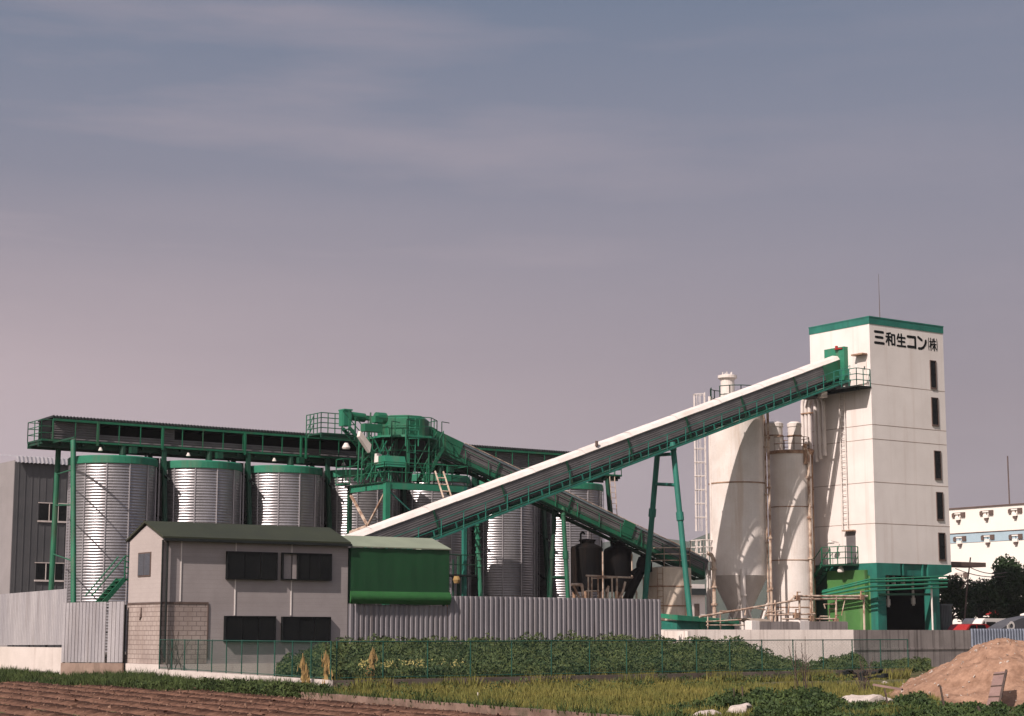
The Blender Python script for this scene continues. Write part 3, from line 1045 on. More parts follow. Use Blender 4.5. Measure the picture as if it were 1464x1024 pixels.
m.build("rolled_hem", M['tarp_lt'], CAN)
m = MB()
for x, v in ((cu0 + .1, v0 + .1), (cu1 - .1, v0 + .2), (cu1 - .1, v1 - .1), (cu0 + .1, v1 - .1)):
    m.beam((x, v, 0), (x, v, zc - .03), 0.1)
m.build("post", M['green_dk'], CAN)
# ================================================================== SILOS
VS = 94.49
SR = 2.36
us = [hitV(x, 800, VS).x for x in (157, 289, 405, 512, 610, 714, 809)]
step_u = (us[6] - us[0]) / 6
us = [us[0] + step_u * i for i in range(7)]
ZCB, ZCT = 11.06, 11.62
sl = ["corrugated steel silo at the left end beside the green leaning posts",
      "corrugated steel silo rising behind the left half of the office roof",
      "corrugated steel silo rising behind the right half of the office roof",
      "corrugated steel silo behind the left brace of the green transfer tower",
      "corrugated steel silo mostly hidden by the transfer tower and the green tarpaulin shed",
      "corrugated steel silo seen below the crossing of the two conveyors",
      "corrugated steel silo at the right end beside the black tanks"]
S0 = thing("grain_silo", sl[0], "silo", (us[0], VS, 1.0), "corrugated steel silos in a row under the green gallery")
c = Vector((us[0], VS, 0))
NR = 64
prof = []
for i in range(NR * 6 + 1):
    z = 1.0 + (ZCB - 1.0) * i / (NR * 6)
    prof.append((SR - 0.027 * (0.5 - 0.5 * math.cos(2 * math.pi * i / 6)), z))
m = MB(); m.lathe(c, prof, 60); m.build("shell", M['galv'], S0, smooth=True)
m = MB()
m.lathe(c, [(SR - .02, ZCB - .02), (SR + .07, ZCB), (SR + .07, ZCB + .36), (SR + .0, ZCB + .42), (0.5, ZCB + .60), (0.0, ZCB + .62)], 48)
m.build("cap", M['green_lt'], S0)
m = MB()
for a in range(12):
    an = R(-150 + a * 30)
    d = Vector((math.cos(an), math.sin(an), 0))
    m.tube(c + d * (SR + .012) + Z * 1.0, c + d * (SR + .012) + Z * (ZCB + .0), 0.035, 5)
m.build("stiffener", M['galv_fence'], S0)
m = MB()
m.tube(c + Vector((.2, -SR * .35, ZCT - .1)), c + Vector((.2, -SR * .35, 12.2)), .2, 10)
m.box(c + Vector((.45, -SR * .6, ZCT + .1)), c + Vector((.8, -SR * .45, ZCT + .45)))
m.build("inlet_spout", M['green_dk'], S0)
m = MB()
an = R(-20)
d = Vector((math.cos(an), math.sin(an), 0)); s_ = Vector((-d.y, d.x, 0))
m.ladder(c + d * (SR + .16) + Z, c + d * (SR + .16) + Z * (ZCT), 0.4, s_, 0.025)
m.build("ladder", M['galv_fence'], S0)
for i in range(1, 7):
    copy_thing(S0, (us[i], VS, 1.0), sl[i])

# steel columns between the silos under the gallery (trestles)
GV0, GV1 = VS - 1.0, VS + 1.1
GD = 12.14
for i, u in enumerate([us[0] - step_u * .56] + [us[0] + step_u * (k + .5) for k in range(6)] + [us[6] + step_u * .5]):
    if i in (0, 7):
        continue
    lab = ["", "dark trestle between the first and second silo from the left", "dark trestle between the second and third silo from the left", "dark trestle between the third and fourth silo from the left",
           "dark trestle behind the green transfer tower", "dark trestle in the gap right of the green tarpaulin shed", "dark trestle in the gap between the two rightmost silos", ""][i]
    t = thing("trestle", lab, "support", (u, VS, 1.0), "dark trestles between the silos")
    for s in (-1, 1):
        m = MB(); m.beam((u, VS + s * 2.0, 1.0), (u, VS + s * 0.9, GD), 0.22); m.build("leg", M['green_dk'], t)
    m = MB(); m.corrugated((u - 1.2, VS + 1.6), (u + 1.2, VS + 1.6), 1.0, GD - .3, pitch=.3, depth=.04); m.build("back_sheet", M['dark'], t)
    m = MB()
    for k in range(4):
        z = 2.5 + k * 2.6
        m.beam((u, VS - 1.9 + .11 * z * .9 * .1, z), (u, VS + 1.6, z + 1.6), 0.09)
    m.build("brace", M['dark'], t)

# ================================================================== GALLERY over the silos
gu0, gu1 = hitV(76, 600, GV0).x, hitV(868, 680, GV0).x
ge0, ge1 = hitV(59, 627, GV0).x, hitV(889, 690, GV0).x
GR = 13.42
GAL = thing("conveyor_gallery", "long green conveyor gallery with corrugated roof running over all the steel silos", "conveyor", (ge0, VS, GD))
m = MB()
m.box((ge0, GV0 - .0, GD), (ge1, GV1, GD + .10))
m.beam((ge0, GV0 + .45, GD - .14), (ge1, GV0 + .45, GD - .14), .12, .26)
m.beam((ge0, GV1 - .1, GD - .14), (ge1, GV1 - .1, GD - .14), .12, .26)
n = 34
for i in range(n + 1):
    x = ge0 + .1 + (ge1 - ge0 - .2) * i / n
    m.beam((x, GV0 + .1, GD - .08), (x, GV1 - .2, GD - .08), .1, .14)
m.build("deck", M['green_dk'], GAL)
m = MB()
hb = 0.42
wv = GV0 + .28
m.hcorr((gu0, wv, GD + .12), (gu1, wv, GD + .12), hb, Z, (0, -1, 0), .11, .025)
m.build("lower_siding", M['grey_side'], GAL)
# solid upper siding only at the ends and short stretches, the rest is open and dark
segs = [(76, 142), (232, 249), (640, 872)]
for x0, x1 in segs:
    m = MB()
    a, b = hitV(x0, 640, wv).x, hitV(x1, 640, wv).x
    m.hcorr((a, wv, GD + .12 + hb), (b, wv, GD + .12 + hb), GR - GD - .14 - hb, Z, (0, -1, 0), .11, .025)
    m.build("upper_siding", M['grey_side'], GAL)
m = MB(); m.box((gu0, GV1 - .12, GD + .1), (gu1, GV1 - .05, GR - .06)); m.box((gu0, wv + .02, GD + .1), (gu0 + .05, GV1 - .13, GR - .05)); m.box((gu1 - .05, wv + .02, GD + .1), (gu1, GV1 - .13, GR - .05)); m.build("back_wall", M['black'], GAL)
m = MB(); m.box((gu0 + .3, VS - .25, GD + .35), (gu1 - .3, VS + .35, GD + .5)); m.build("belt", M['dark'], GAL)
m = MB()
# corrugated roof: ribs across, so the eave shows teeth
nn = int((gu1 - gu0) / 0.19)
vv, ff = [], []
for i in range(nn * 4 + 1):
    x = gu0 - .05 + (gu1 - gu0 + .1) * i / (nn * 4)
    o = 0.15 * (0.5 - 0.5 * math.cos(2 * math.pi * i / 4))
    vv += [(x, GV0 - .02, GR + o), (x, GV1 + .1, GR - .04 + o), (x, GV0 - .02, GR - .02), (x, GV1 + .1, GR - .058)]
for i in range(nn * 4):
    k = 4 * i
    ff += [(k, k + 4, k + 5, k + 1), (k + 2, k + 3, k + 7, k + 6), (k, k + 2, k + 6, k + 4), (k + 1, k + 5, k + 7, k + 3)]
m.add(vv, ff); m.build("roof", M['dark'], GAL)
m = MB(); m.beam((gu0, GV0 + .01, GR - .10), (gu1, GV0 + .01, GR - .10), .06, .13)
m.beam((ge0, GV0 - .015, GD + .06), (ge1, GV0 - .015, GD + .06), .04, .1)
k = 30
for i in range(k + 1):
    x = gu0 + .03 + (gu1 - gu0 - .06) * i / k
    m.beam((x, GV0 + .01, GD + .1), (x, GV0 + .01, GR - .1), .045)
for x in (139, 232, 350, 430, 437):
    a = hitV(x, 640, GV0).x
    m.beam((a, GV0 - .03, GD - .1), (a, GV0 - .03, GR - .1), .11)
m.build("frame", M['green'], GAL)
m = MB()
m.rail([(gu0, GV0 + .03, GD + .1), (ge0, GV0 + .03, GD + .1), (ge0, GV1 - .05, GD + .1), (gu0, GV1 - .05, GD + .1)], 1.05, 1.0, .024, 2)
m.rail([(gu1, GV0 + .03, GD + .1), (ge1, GV0 + .03, GD + .1), (ge1, GV1 - .05, GD + .1), (gu1, GV1 - .05, GD + .1)], 1.05, .8, .024, 2)
m.build("railing", M['green'], GAL)
for u in (us[0] - 1.2, us[1] - 1.2, us[2] - 1.0, us[3] - 1.6):
    m = MB(); m.lathe((u, GV0 - .1, GD - .28), [(0.0, .1), (.05, .1), (.13, -.08), (.1, -.1), (0, -.1)], 8)
    m.build("flood_lamp", M['white_roof'], GAL)

# leaning end posts at the left
EP = thing("end_trestle", "pair of bright green leaning tube posts at the left end of the gallery", "support", (gu0 + .6, VS, 1))
ua = hitV(101, 645, VS - 1).x
A1, B1 = hitU(101, 642, ua), hitU(106, 860, ua)
B2 = at(73, 846, 98.5); A2 = Vector((ua, GV1 - .3, GD - .2))
A1 = Vector((hitV(104, 650, 90.7).x, 90.7, GD - .2)); B1 = at(105, 866, 91.6)
m = MB(); m.tube(A1, B1 + (B1 - A1) * .16, .14, 12); m.build("leg", M['green'], EP)
m = MB(); m.beam(A1 + Vector((0, -.2, .15)), A1 + Vector((0, 3.2, .15)), .07, .09); m.build("added_outrigger", M['green_dk'], EP)  # beam added to hold the near leg forward, keeping its shadow off the silo
m = MB(); m.tube(A2, B2 + (B2 - A2) * .2, .15, 12); m.build("leg", M['green'], EP)
for f in (.18, .40, .74):
    m = MB(); m.tube(A1.lerp(B1, f), A2.lerp(B2, f), .035, 8); m.build("cross_bar", M['green'], EP)

# right end post of gallery
EP = thing("end_trestle", "dark post with a caged ladder at the right end of the gallery", "support", (us[6] + 3, VS, 1))
ux = us[6] + 2.75
m = MB(); m.beam((ux, VS - .9, GD - .2), (ux + .25, VS - 1.9, 1), .24); m.build("leg", M['green_dk'], EP)
m = MB(); m.beam((ux, VS + .9, GD - .2), (ux, VS + 1.9, 1), .24); m.build("leg", M['green_dk'], EP)
m = MB(); m.ladder((ux + .5, VS - 1.8, 1), (ux + .3, VS - 1.0, GD), .4, (1, 0, 0), .03); m.build("ladder", M['rustpipe'], EP)

# ================================================================== outside stair behind the gate, green
ST = thing("steel_stair", "green steel stair with railings squeezed between first silo and office gable", "stair", (34, 84, 1))
sv = 83.0
a = hitV(148, 862, sv); b = hitV(178, 828, sv)
ts = hitV(174, 803, sv)
m = MB()
m.beam(a - (b - a) * .6, b, .06, .22); m.beam(a - (b - a) * .6 + Vector((0, .8, 0)), b + Vector((0, .8, 0)), .06, .22); m.build("stringer", M['green'], ST)
m = MB()
for i in range(9):
    p = (a - (b - a) * .6).lerp(b, (i + .5) / 9)
    m.box(p + Vector((-.12, .03, 0)), p + Vector((.12, .77, .03)))
m.build("tread", M['green'], ST)
m = MB(); m.box(b + Vector((0, 0, -.05)), b + Vector((1.0, .8, .03))); m.build("landing", M['green'], ST)
m = MB()
m.rail([b, b + Vector((1.0, 0, 0))], 1.1, .4, .03, 3)
for v in (0, .8):
    o = Vector((0, v, 0))
    m.tube(a - (b - a) * .6 + o + Z * 1.0, b + o + Z * 1.1, .035, 6)
m.build("railing", M['green'], ST)

# ================================================================== TRANSFER TOWER
TR = thing("transfer_tower", "green steel transfer tower with turntable, stairs and railings above the silos", "tower", (54, 89, 1))
tv = 86.5
c0 = hitV(553, 690, tv)
zt_ = c0.z
lx = hitU(500, 705, c0.x)
rx = hitV(664, 700, tv)
tv1 = lx.y
tu1 = rx.x
m = MB()
m.beam((c0.x, tv, 1), (c0.x, tv, zt_), .30); m.build("column", M['green_lt'], TR)
for (x, y) in ((tu1, tv), (c0.x, tv1 + .0)):
    m = MB(); m.beam((x, y, 1), (x, y, zt_ - .01), .22); m.build("column", M['teal'] if y == tv else M['green_dk'], TR)
m = MB()
for a, b in (((c0.x, tv), (tu1, tv)), ((c0.x, tv), (c0.x, tv1)), ((tu1, tv), (tu1, tv + 1.7))):
    m.beam((a[0], a[1], zt_ - .17), (b[0], b[1], zt_ - .17), .2, .34)
m.build("ring_beam", M['green_lt'], TR)
zbr = hitU(522, 752, c0.x).z
m = MB()
pm = (c0.x, tv + (tv1 - tv) * .5, zbr)
m.beam((c0.x, tv1, zt_ - .35), pm, .12); m.beam((c0.x, tv, zt_ - .35), pm, .09)
m.beam(pm, (c0.x, tv1, zbr - .3), .12)
m.beam((c0.x, tv1, 1), (c0.x, tv1, zt_), .14)
m.beam(pm, (c0.x, tv, zbr - 3), .12)
m.build("brace", M['rustpipe'], TR)
m = MB()
m.beam((c0.x, tv, zt_ - .35), (c0.x + (tu1 - c0.x) * .5, tv, zbr), .07); m.beam((tu1, tv, zt_ - .35), (c0.x + (tu1 - c0.x) * .5, tv, zbr), .07)
m.build("brace", M['teal'], TR)
m = MB(); m.box((c0.x - .2, tv - .1, zt_ + .002), (tu1 + .3, tv + 1.7, zt_ + .06)); m.box((c0.x - .2, tv + 1.705, zt_ + .002), (c0.x + 1.2, tv1 + .3, zt_ + .06)); m.build("lower_deck", M['green_dk'], TR)
m = MB()
m.rail([(c0.x - .15, tv1 + .2, zt_ + .06), (c0.x - .15, tv, zt_ + .06), (tu1 + .2, tv, zt_ + .06), (tu1 + .2, tv + 1.6, zt_ + .06)], 1.1, 1.3, .028, 1)
m.build("railing", M['green'], TR)
# lower left platform reaching over silo four
pl0, pl1 = hitV(486, 690, tv1).x, c0.x - .2
m = MB(); m.box((pl0, tv1 - .4, zt_ + .1), (pl1, tv1 + .5, zt_ + .18)); m.build("side_deck", M['green'], TR)
m = MB(); m.rail([(pl1, tv1 - .35, zt_ + .18), (pl0, tv1 - .35, zt_ + .18), (pl0, tv1 + .45, zt_ + .18)], 1.4, 1.0, .028, 2); m.build("railing", M['green'], TR)
# hopper + turntable
hc = Vector(((c0.x + tu1) / 2 - .2, (tv + tv1) / 2 + .2, 0))
vf = hc.y - 1.6
zd = hitV(553, 623, vf).z
zh = hitV(553, 652, vf).z
ztop = hitV(560, 591, hc.y - 1.2).z
m = MB(); m.lathe(hc, [(.5, zt_ + .1), (.6, zh - .6), (1.5, zh), (1.55, zd - .12)], 8, R(22.5), R(382.5)); m.build("hopper", M['dark'], TR)
m = MB()
for k in range(4):
    an = R(45 + 90 * k)
    m.beam(hc + Vector((math.cos(an) * 1.55, math.sin(an) * 1.55, zt_ + .06)), hc + Vector((math.cos(an) * 1.55, math.sin(an) * 1.55, zd - .1)), .12)
    an2 = R(135 + 90 * k)
    m.beam(hc + Vector((math.cos(an) * 1.55, math.sin(an) * 1.55, zd - .9)), hc + Vector((math.cos(an2) * 1.55, math.sin(an2) * 1.55, zd - .9)), .08)
m.build("hopper_leg", M['green_dk'], TR)
m = MB(); m.lathe(hc + Vector((0, 0, 0)), [(0, zd), (2.05, zd), (2.05, zd + .12), (0, zd + .12)], 8, R(22.5), R(382.5)); m.build("upper_deck", M['green_lt'], TR)
m = MB(); m.lathe(hc + Vector((.1, .1, 0)), [(1.5, zd + .12), (1.5, ztop - .2), (1.25, ztop), (0, ztop + .05)], 8, R(22.5), R(382.5)); m.build("drum", M['green'], TR)
m = MB()
rp = [hc + Vector((2.0 * math.cos(R(22.5 + 45 * k)), 2.0 * math.sin(R(22.5 + 45 * k)), zd + .12)) for k in range(9)]
m.rail(rp, 1.05, .8, .026, 1); m.build("railing", M['green'], TR)
m = MB()
for x, y0, y1, w, d in ((529, 607, 618, 1.1, .5), (537, 596, 605, .5, .5)):
    p = hitV(x, y1, vf - .1); q = hitV(x, y0, vf - .1)
    m.box((p.x - w / 2, vf - d, p.z), (p.x + w / 2, vf, q.z))
p = hitV(544, 598, vf - .2)
m.tube(p + Vector((-.3, 0, 0)), p + Vector((.3, 0, 0)), .32, 12)
m.build("motor", M['green'], TR)
# thin posts, lattice bars and cable pipes between the two decks
m = MB()
oct_ = [hc + Vector((1.85 * math.cos(R(22.5 + 45 * k)), 1.85 * math.sin(R(22.5 + 45 * k)), 0)) for k in range(8)]
for k in range(8):
    m = MB()
    a_, b_ = oct_[k], oct_[(k + 1) % 8]
    m.tube(a_ + Z * (zt_ + .06), a_ + Z * zd, .04, 5)
    if k in (2, 3, 4, 5, 6):
        m.tube(a_ + Z * (zt_ + .1), b_ + Z * (zd - .1), .028, 5)
        if k % 2:
            m.tube(b_ + Z * (zt_ + .1), a_ + Z * (zd - .1), .028, 5)
        m.tube(a_ + Z * (zt_ + 1.0), b_ + Z * (zt_ + 1.0), .024, 5)
        m.tube(a_ + Z * (zd - .75), b_ + Z * (zd - .75), .03, 5)
    m.build("lattice", M['green'], TR)
for i, (dx, dy) in enumerate(((-2.3, .4), (-2.1, 1.0), (-1.7, -1.6), (-.9, -1.9), (1.9, -1.2))):
    m = MB()
    p = hc + Vector((dx, dy, 0))
    m.tube(p + Z * (zt_ + .06), p + Z * (zd + .6 + .12 * i), .03, 5)
    m.tube(p + Z * (zd - .2 * i - .3), p + Vector((.9, .2, zd - .2 * i - .3)), .025, 5)
    m.tube(p + Z * (zd + .6 + .12 * i), p + Vector((.7, .3, zd + .6 + .12 * i)), .025, 5)
    m.build("cable_pipe", M['green_dk'], TR)
for k in range(3):
    m = MB(); a_ = hc + Vector((-2.9 + .5 * k, -.9, zt_ + .2)); b_ = a_ + Vector((1.3, 0, zd - zt_ - .4))
    m.beam(a_, b_, .05); m.beam(a_ + Vector((1.3, 0, 0)), a_ + Vector((0, 0, zd - zt_ - .4)), .05)
    m.build("cross_lattice", M['green_lt'], TR)
# left wing platform above the gallery with cabinet
wl0 = hitV(457, 622, 91.5); wl1 = hitV(500, 616, 91.5)
wz = hitV(470, 622, 91.5).z
m = MB(); m.box((wl0.x, 91.3, wz), (hc.x - 1.2, 93.2, wz + .1)); m.beam((wl0.x, 91.4, wz - .1), (hc.x - 1.2, 91.4, wz - .1), .12, .2); m.build("wing_deck", M['green_dk'], TR)
m = MB(); m.rail([(wl1.x + .3, 91.35, wz + .1), (wl0.x, 91.35, wz + .1), (wl0.x, 93.1, wz + .1)], 1.15, .42, .028, 3)
g0 = hitV(440, 624, 92.2)
m.tube((g0.x, 92.2, GR + .2), (wl0.x, 92.2, wz + 1.2), .03, 5); m.tube((g0.x, 92.2, GR - .3), (wl0.x, 92.2, wz + .7), .03, 5); m.tube((g0.x + .15, 92.2, GR), (g0.x + .15, 92.2, GR + .5), .03, 5)
m.build("railing", M['green'], TR)
p, q = hitV(488, 609, 91.0), hitV(499, 588, 91.0)
m = MB(); m.box((p.x, 90.7, p.z), (q.x, 91.3, q.z)); m.box((p.x - .02, 90.66, q.z), (q.x + .05, 91.34, q.z + .08)); m.build("control_cabinet", M['green_lt'], TR)
p, q = hitV(499, 601, 91.2), hitV(521, 590, 91.2)
m = MB(); m.tube((p.x, 91.2, (p.z + q.z) / 2), (q.x, 91.2, (p.z + q.z) / 2 - .05), .26, 12); m.box((q.x, 90.9, p.z + .1), (q.x + .6, 91.5, q.z - .2)); m.build("drive_motor", M['green'], TR)
# stairs: upper flight down from the wing to the side deck
m = MB()
s0, s1 = hitV(499, 611, 88.7), hitV(541, 662, 88.7)
for o in (0, .7):
    oo = Vector((0, o, 0))
    m.beam(s0 + oo, s1 + oo, .07, .2); m.tube(s0 + oo + Z * 1.0, s1 + oo + Z * 1.0, .03, 5)
    for k in range(6):
        p = s0.lerp(s1, k / 5) + oo
        m.tube(p, p + Z, .025, 5)
for k in range(10):
    p = s0.lerp(s1, (k + .5) / 10); m.box(p + Vector((-.1, .03, 0)), p + Vector((.1, .67, .03)))
s2 = hitV(515, 686, 88.7)
for o in (0, .7):
    oo = Vector((.0, o, 0))
    m.beam(s1 + oo, s2 + oo, .07, .16); m.tube(s1 + oo + Z * .9, s2 + oo + Z * .9, .03, 5)
for x, y0, y1 in ((511, 625, 690), (516, 640, 690), (530, 645, 690), (536, 650, 688), (527, 590, 640)):
    a_, b_ = hitV(x, y1, 88.4), hitV(x + 3, y0, 88.4)
    m.tube(a_, b_, .045, 6)
m.build("stair", M['green'], TR)
# white chutes
m = MB()
a_, b_ = hitV(512, 628, 87.5), hitV(534, 655, 87.5)
m.prism([hitV(514, 624, 87.7), hitV(516, 616, 87.7), hitV(531, 636, 87.7), hitV(529, 647, 87.7)], (0, .3, 0)); m.build("chute", M['white_roof'], TR); m = MB()
m.prism([hitV(541, 648, 87.4), hitV(546, 650, 87.4), hitV(546, 668, 87.4), hitV(540, 662, 87.4)], (0, .4, 0))
m.build("chute", M['white_roof'], TR)
m = MB()
a_, b_ = hitV(549, 667, 86.8), hitV(578, 653, 86.8)
m.prism([(a_.x, 86.5, a_.z), (a_.x, 87.7, a_.z), (a_.x, 87.7, b_.z), (a_.x, 86.75, b_.z)], (b_.x - a_.x, 0, 0)); m.build("drive_cover", M['green_lt'], TR)
m = MB()
for x in (556, 575, 559):
    p = hitV(x, 668, 86.9); m.tube((p.x, 86.9, zt_ + .05), (p.x, 86.9, p.z + .02), .035, 6)
m.build("cover_stand", M['green_lt'], TR)
m = MB(); p = hitV(495, 637, 88.8); m.lathe(p, [(0, .15), (.1, .14), (.24, -.12), (.2, -.2), (0, -.22)], 12); m.build("flood_lamp", M['white_roof'], TR)
# ladder right of the drum
m = MB()
a_, b_ = hitV(589, 676, 87.0), hitV(589, 598, 87.0)
m.ladder(Vector((a_.x, 87.0, a_.z)), Vector((a_.x, 87.0, b_.z)), .4, (1, 0, 0), .03)
p = Vector((a_.x, 86.8, b_.z))
for z in (0, .6, 1.2):
    for an in range(6):
        x0 = Vector((.35 * math.cos(R(180 + 36 * an)), .35 * math.sin(R(180 + 36 * an)), -z)); x1 = Vector((.35 * math.cos(R(216 + 36 * an)), .35 * math.sin(R(216 + 36 * an)), -z))
        if an < 5:
            m.tube(p + x0, p + x1, .02, 4)
m.rail([hitV(580, 638, 86.9), hitV(598, 638, 86.9)], .9, .8, .03, 1)
m.build("ladder", M['green_lt'], TR)
# right hand stair
m = MB()
a_, b_ = hitV(606, 690, 87.1), hitV(634, 640, 87.1)
for o in (0, .7):
    oo = Vector((0, o, 0))
    m.beam(a_ + oo, b_ + oo, .07, .2); m.tube(a_ + oo + Z * .95, b_ + oo + Z * .95, .03, 5)
    for k in range(6):
        p = a_.lerp(b_, k / 5) + oo
        m.tube(p, p + Z * .95, .028, 5)
for k in range(10):
    p = a_.lerp(b_, (k + .5) / 10); m.box(p + Vector((-.1, .03, 0)), p + Vector((.1, .67, .03)))
m.build("stair", M['green'], TR)
LD = thing("loose_ladder", "pale wooden ladder leaning on the white conveyor roof below the transfer tower", "ladder", hitV(640, 715, 85))
m = MB(); a_, b_ = hitV(640, 712, 84.9), hitV(628, 674, 85.8); m.ladder(a_, b_, .55, (1, 0, 0), .05, .4); m.build("rails", M['rustpipe'], LD)


# ================================================================== CONVEYORS
def conveyor(P0, P1, v, name, label, near_w, wall_h, roof_mat, side_mat, chord_mat, rail_mat, rise, under, skirt=None, half=.6):
    """P0, P1: crest line ends (u, z)"""
    A, B = (Vector((P0[0], v, P0[1])), Vector((P1[0], v, P1[1]))) if v is not None else (Vector(P0), Vector(P1))
    d = (B - A).normalized()
    s = Vector((-d.y, d.x, 0)).normalized()
    n = d.cross(s)
    T = thing(name, label, "conveyor", (A.x, A.y, A.z - rise - wall_h - under))
    L = (B - A).length

    def P(t, y, h):       # along, across (+ far), height below the crest
        return A + d * t + s * y - n * h
    # barrel roof
    m = MB()
    k = 4
    ring = []
    for i in range(k + 1):
        a = math.pi * i / k
        ring.append((-math.cos(a) * (half + .06), rise - math.sin(a) * rise))
    seg = max(2, int(L / 1.8))
    for j in range(seg):
        t0, t1 = L * j / seg, L * (j + 1) / seg - .015
        e = .012 * (j % 2)
        vv = [P(t0, y, h - e) for y, h in ring] + [P(t1, y, h - e) for y, h in ring] + [P(t0, y * .96, h + .03) for y, h in ring] + [P(t1, y * .96, h + .03) for y, h in ring]
        K = k + 1
        ff = [(i, i + 1, K + i + 1, K + i) for i in range(k)] + [(2 * K + i, 3 * K + i, 3 * K + i + 1, 2 * K + i + 1) for i in range(k)]
        ff += [(0, K, 3 * K, 2 * K), (k, 2 * K + k, 3 * K + k, K + k)]
        m.add(vv, ff)
    m.build("roof", roof_mat, T)
    m = MB()
    m.hcorr(P(0, -half, rise + wall_h), P(L, -half, rise + wall_h), wall_h - .02, n, -s, .115, .012)
    m.hcorr(P(0, half, rise + wall_h), P(L, half, rise + wall_h), wall_h - .02, n, s, .115, .012)
    m.build("siding", side_mat, T)
    hb = rise + wall_h
    m = MB()
    m.hexa([P(0, -half + .02, hb + .25), P(L, -half + .02, hb + .25), P(L, half - .02, hb + .25), P(0, half - .02, hb + .25), P(0, -half + .02, hb + .02), P(L, -half + .02, hb + .02), P(L, half - .02, hb + .02), P(0, half - .02, hb + .02)])
    m.build("belt_trough", M['dark'], T)
    if skirt:
        m = MB(); m.beam(P(0, -half - .03, hb + .12), P(L, -half - .03, hb + .12), .03, .26, up=n); m.build("skirt", skirt, T)
    # walkway and truss
    m = MB()
    m.beam(P(0, -half - near_w, hb + under), P(L, -half - near_w, hb + under), .08, .10, up=n)
    m.beam(P(0, half, hb + under), P(L, half, hb + under), .12, .2, up=n)
    m.beam(P(0, -half, hb + under), P(L, -half, hb + under), .1, .12, up=n)
    kk = int(L / 1.5)
    for i in range(kk + 1):
        t = L * i / kk
        m.beam(P(t, -half - near_w, hb + under), P(t, half, hb + under), .08, .1, up=n)
        m.beam(P(t, half, hb + under), P(t, half, hb + .1), .07)
        m.beam(P(t, -half, hb + under), P(t, -half, hb + .1), .07)
    m.build("chord", chord_mat, T)
    m = MB(); m.hexa([P(0, -half - near_w + .05, hb + under - .05), P(L, -half - near_w + .05, hb + under - .05), P(L, -half - .22, hb + under - .05), P(0, -half - .22, hb + under - .05),
                      P(0, -half - near_w + .05, hb + under - .09), P(L, -half - near_w + .05, hb + under - .09), P(L, -half - .22, hb + under - .09), P(0, -half - .22, hb + under - .09)])
    m.build("walkway", M['green_dk'], T)
    m = MB()
    for h in (.95, .5):
        m.tube(P(0, -half - near_w, hb + under) + Z * h, P(L, -half - near_w, hb + under) + Z * h, .022, 5)
    kk = int(L / 1.5)
    for i in range(kk + 1):
        p = P(L * i / kk, -half - near_w, hb + under)
        m.tube(p, p + Z * .97, .03, 5)
    m.build("railing", rail_mat, T)
    kk = max(2, int(L / 4.6))
    for i in range(1, kk):
        t = L * i / kk
        for sg in (-1, 1):
            m = MB(); m.beam(P(t, sg * (half + .05), hb + under), P(t, sg * (half + .05), rise), .13, .06, up=d)
            m.build("rib", M['green_dk'], T)
    return T, P, L


A_, B_ = hitV(488, 767, 84.0), hitV(1207, 502.5, 84.0)
dd = Vector((B_.x - A_.x, B_.z - A_.z)).normalized()
MAIN, PM, LM = conveyor((A_.x - 4 * dd.x, A_.z - 4 * dd.y), (B_.x - .9 * dd.x, B_.z - .9 * dd.y), 84.0, "belt_conveyor", "long sloping belt conveyor with white barrel roof climbing to the white tower", .62, .98, M['white_roof'], M['grey_side'], M['teal'], M['teal'], .30, .46)
mm_ = MB()
for x, y in ((853, 634),):
    p = hitV(x, y + 4, 83.4); mm_.tube(p, p + Z * .3, .09, 8)
mm_.build("roof_vent", M['brown'], MAIN)
# end box at the tower
m = MB(); m.hexa([PM(LM - 2.0, -.68, 1.45), PM(LM, -.68, 1.45), PM(LM, .66, 1.45), PM(LM - 2.0, .66, 1.45), PM(LM - 2.0, -.68, .34), PM(LM, -.68, .34), PM(LM, .66, .34), PM(LM - 2., .66, .34)]); m.build("head_box", M['green'], MAIN)


def aframe(label, top_l, top_r, bot_l, bot_r, r, matl, matr, bars, zb=.9, name="conveyor_trestle"):
    t = thing(name, label, "support", ((bot_l.x + bot_r.x) / 2, (bot_l.y + bot_r.y) / 2, zb))
    for a, b, mt in ((top_l, bot_l, matl), (top_r, bot_r, matr)):
        m = MB(); m.tube(a, b, r, 12); 
        mid = a.lerp(b, .38); dl = (b - a).normalized()
        m.tube(mid - dl * .25, mid + dl * .25, r * 1.35, 12)
        m.tube(a - dl * -.1, a + dl * .5, r * 1.2, 12)
        m.build("leg", mt, t)
    for f in bars:
        m = MB(); m.tube(top_l.lerp(bot_l, f), top_r.lerp(bot_r, f), r * .6, 8); m.build("cross_bar", matl, t)
    return t


ux = hitV(951, 640, 84).x
zt2 = hitV(951, 634, 84).z
L1, R1 = Vector((ux, 84.65, zt2)), Vector((ux, 83.3, zt2))
bl, br = hitU(922, 858, ux), hitU(988, 897, ux)
bl = bl + (bl - L1) * .16; br = br + (br - R1) * .07
aframe("tall teal tube trestle holding the white roofed conveyor above the boundary wall", L1, R1, bl, br, .17, M['teal'], M['teal'], (.06, .22))

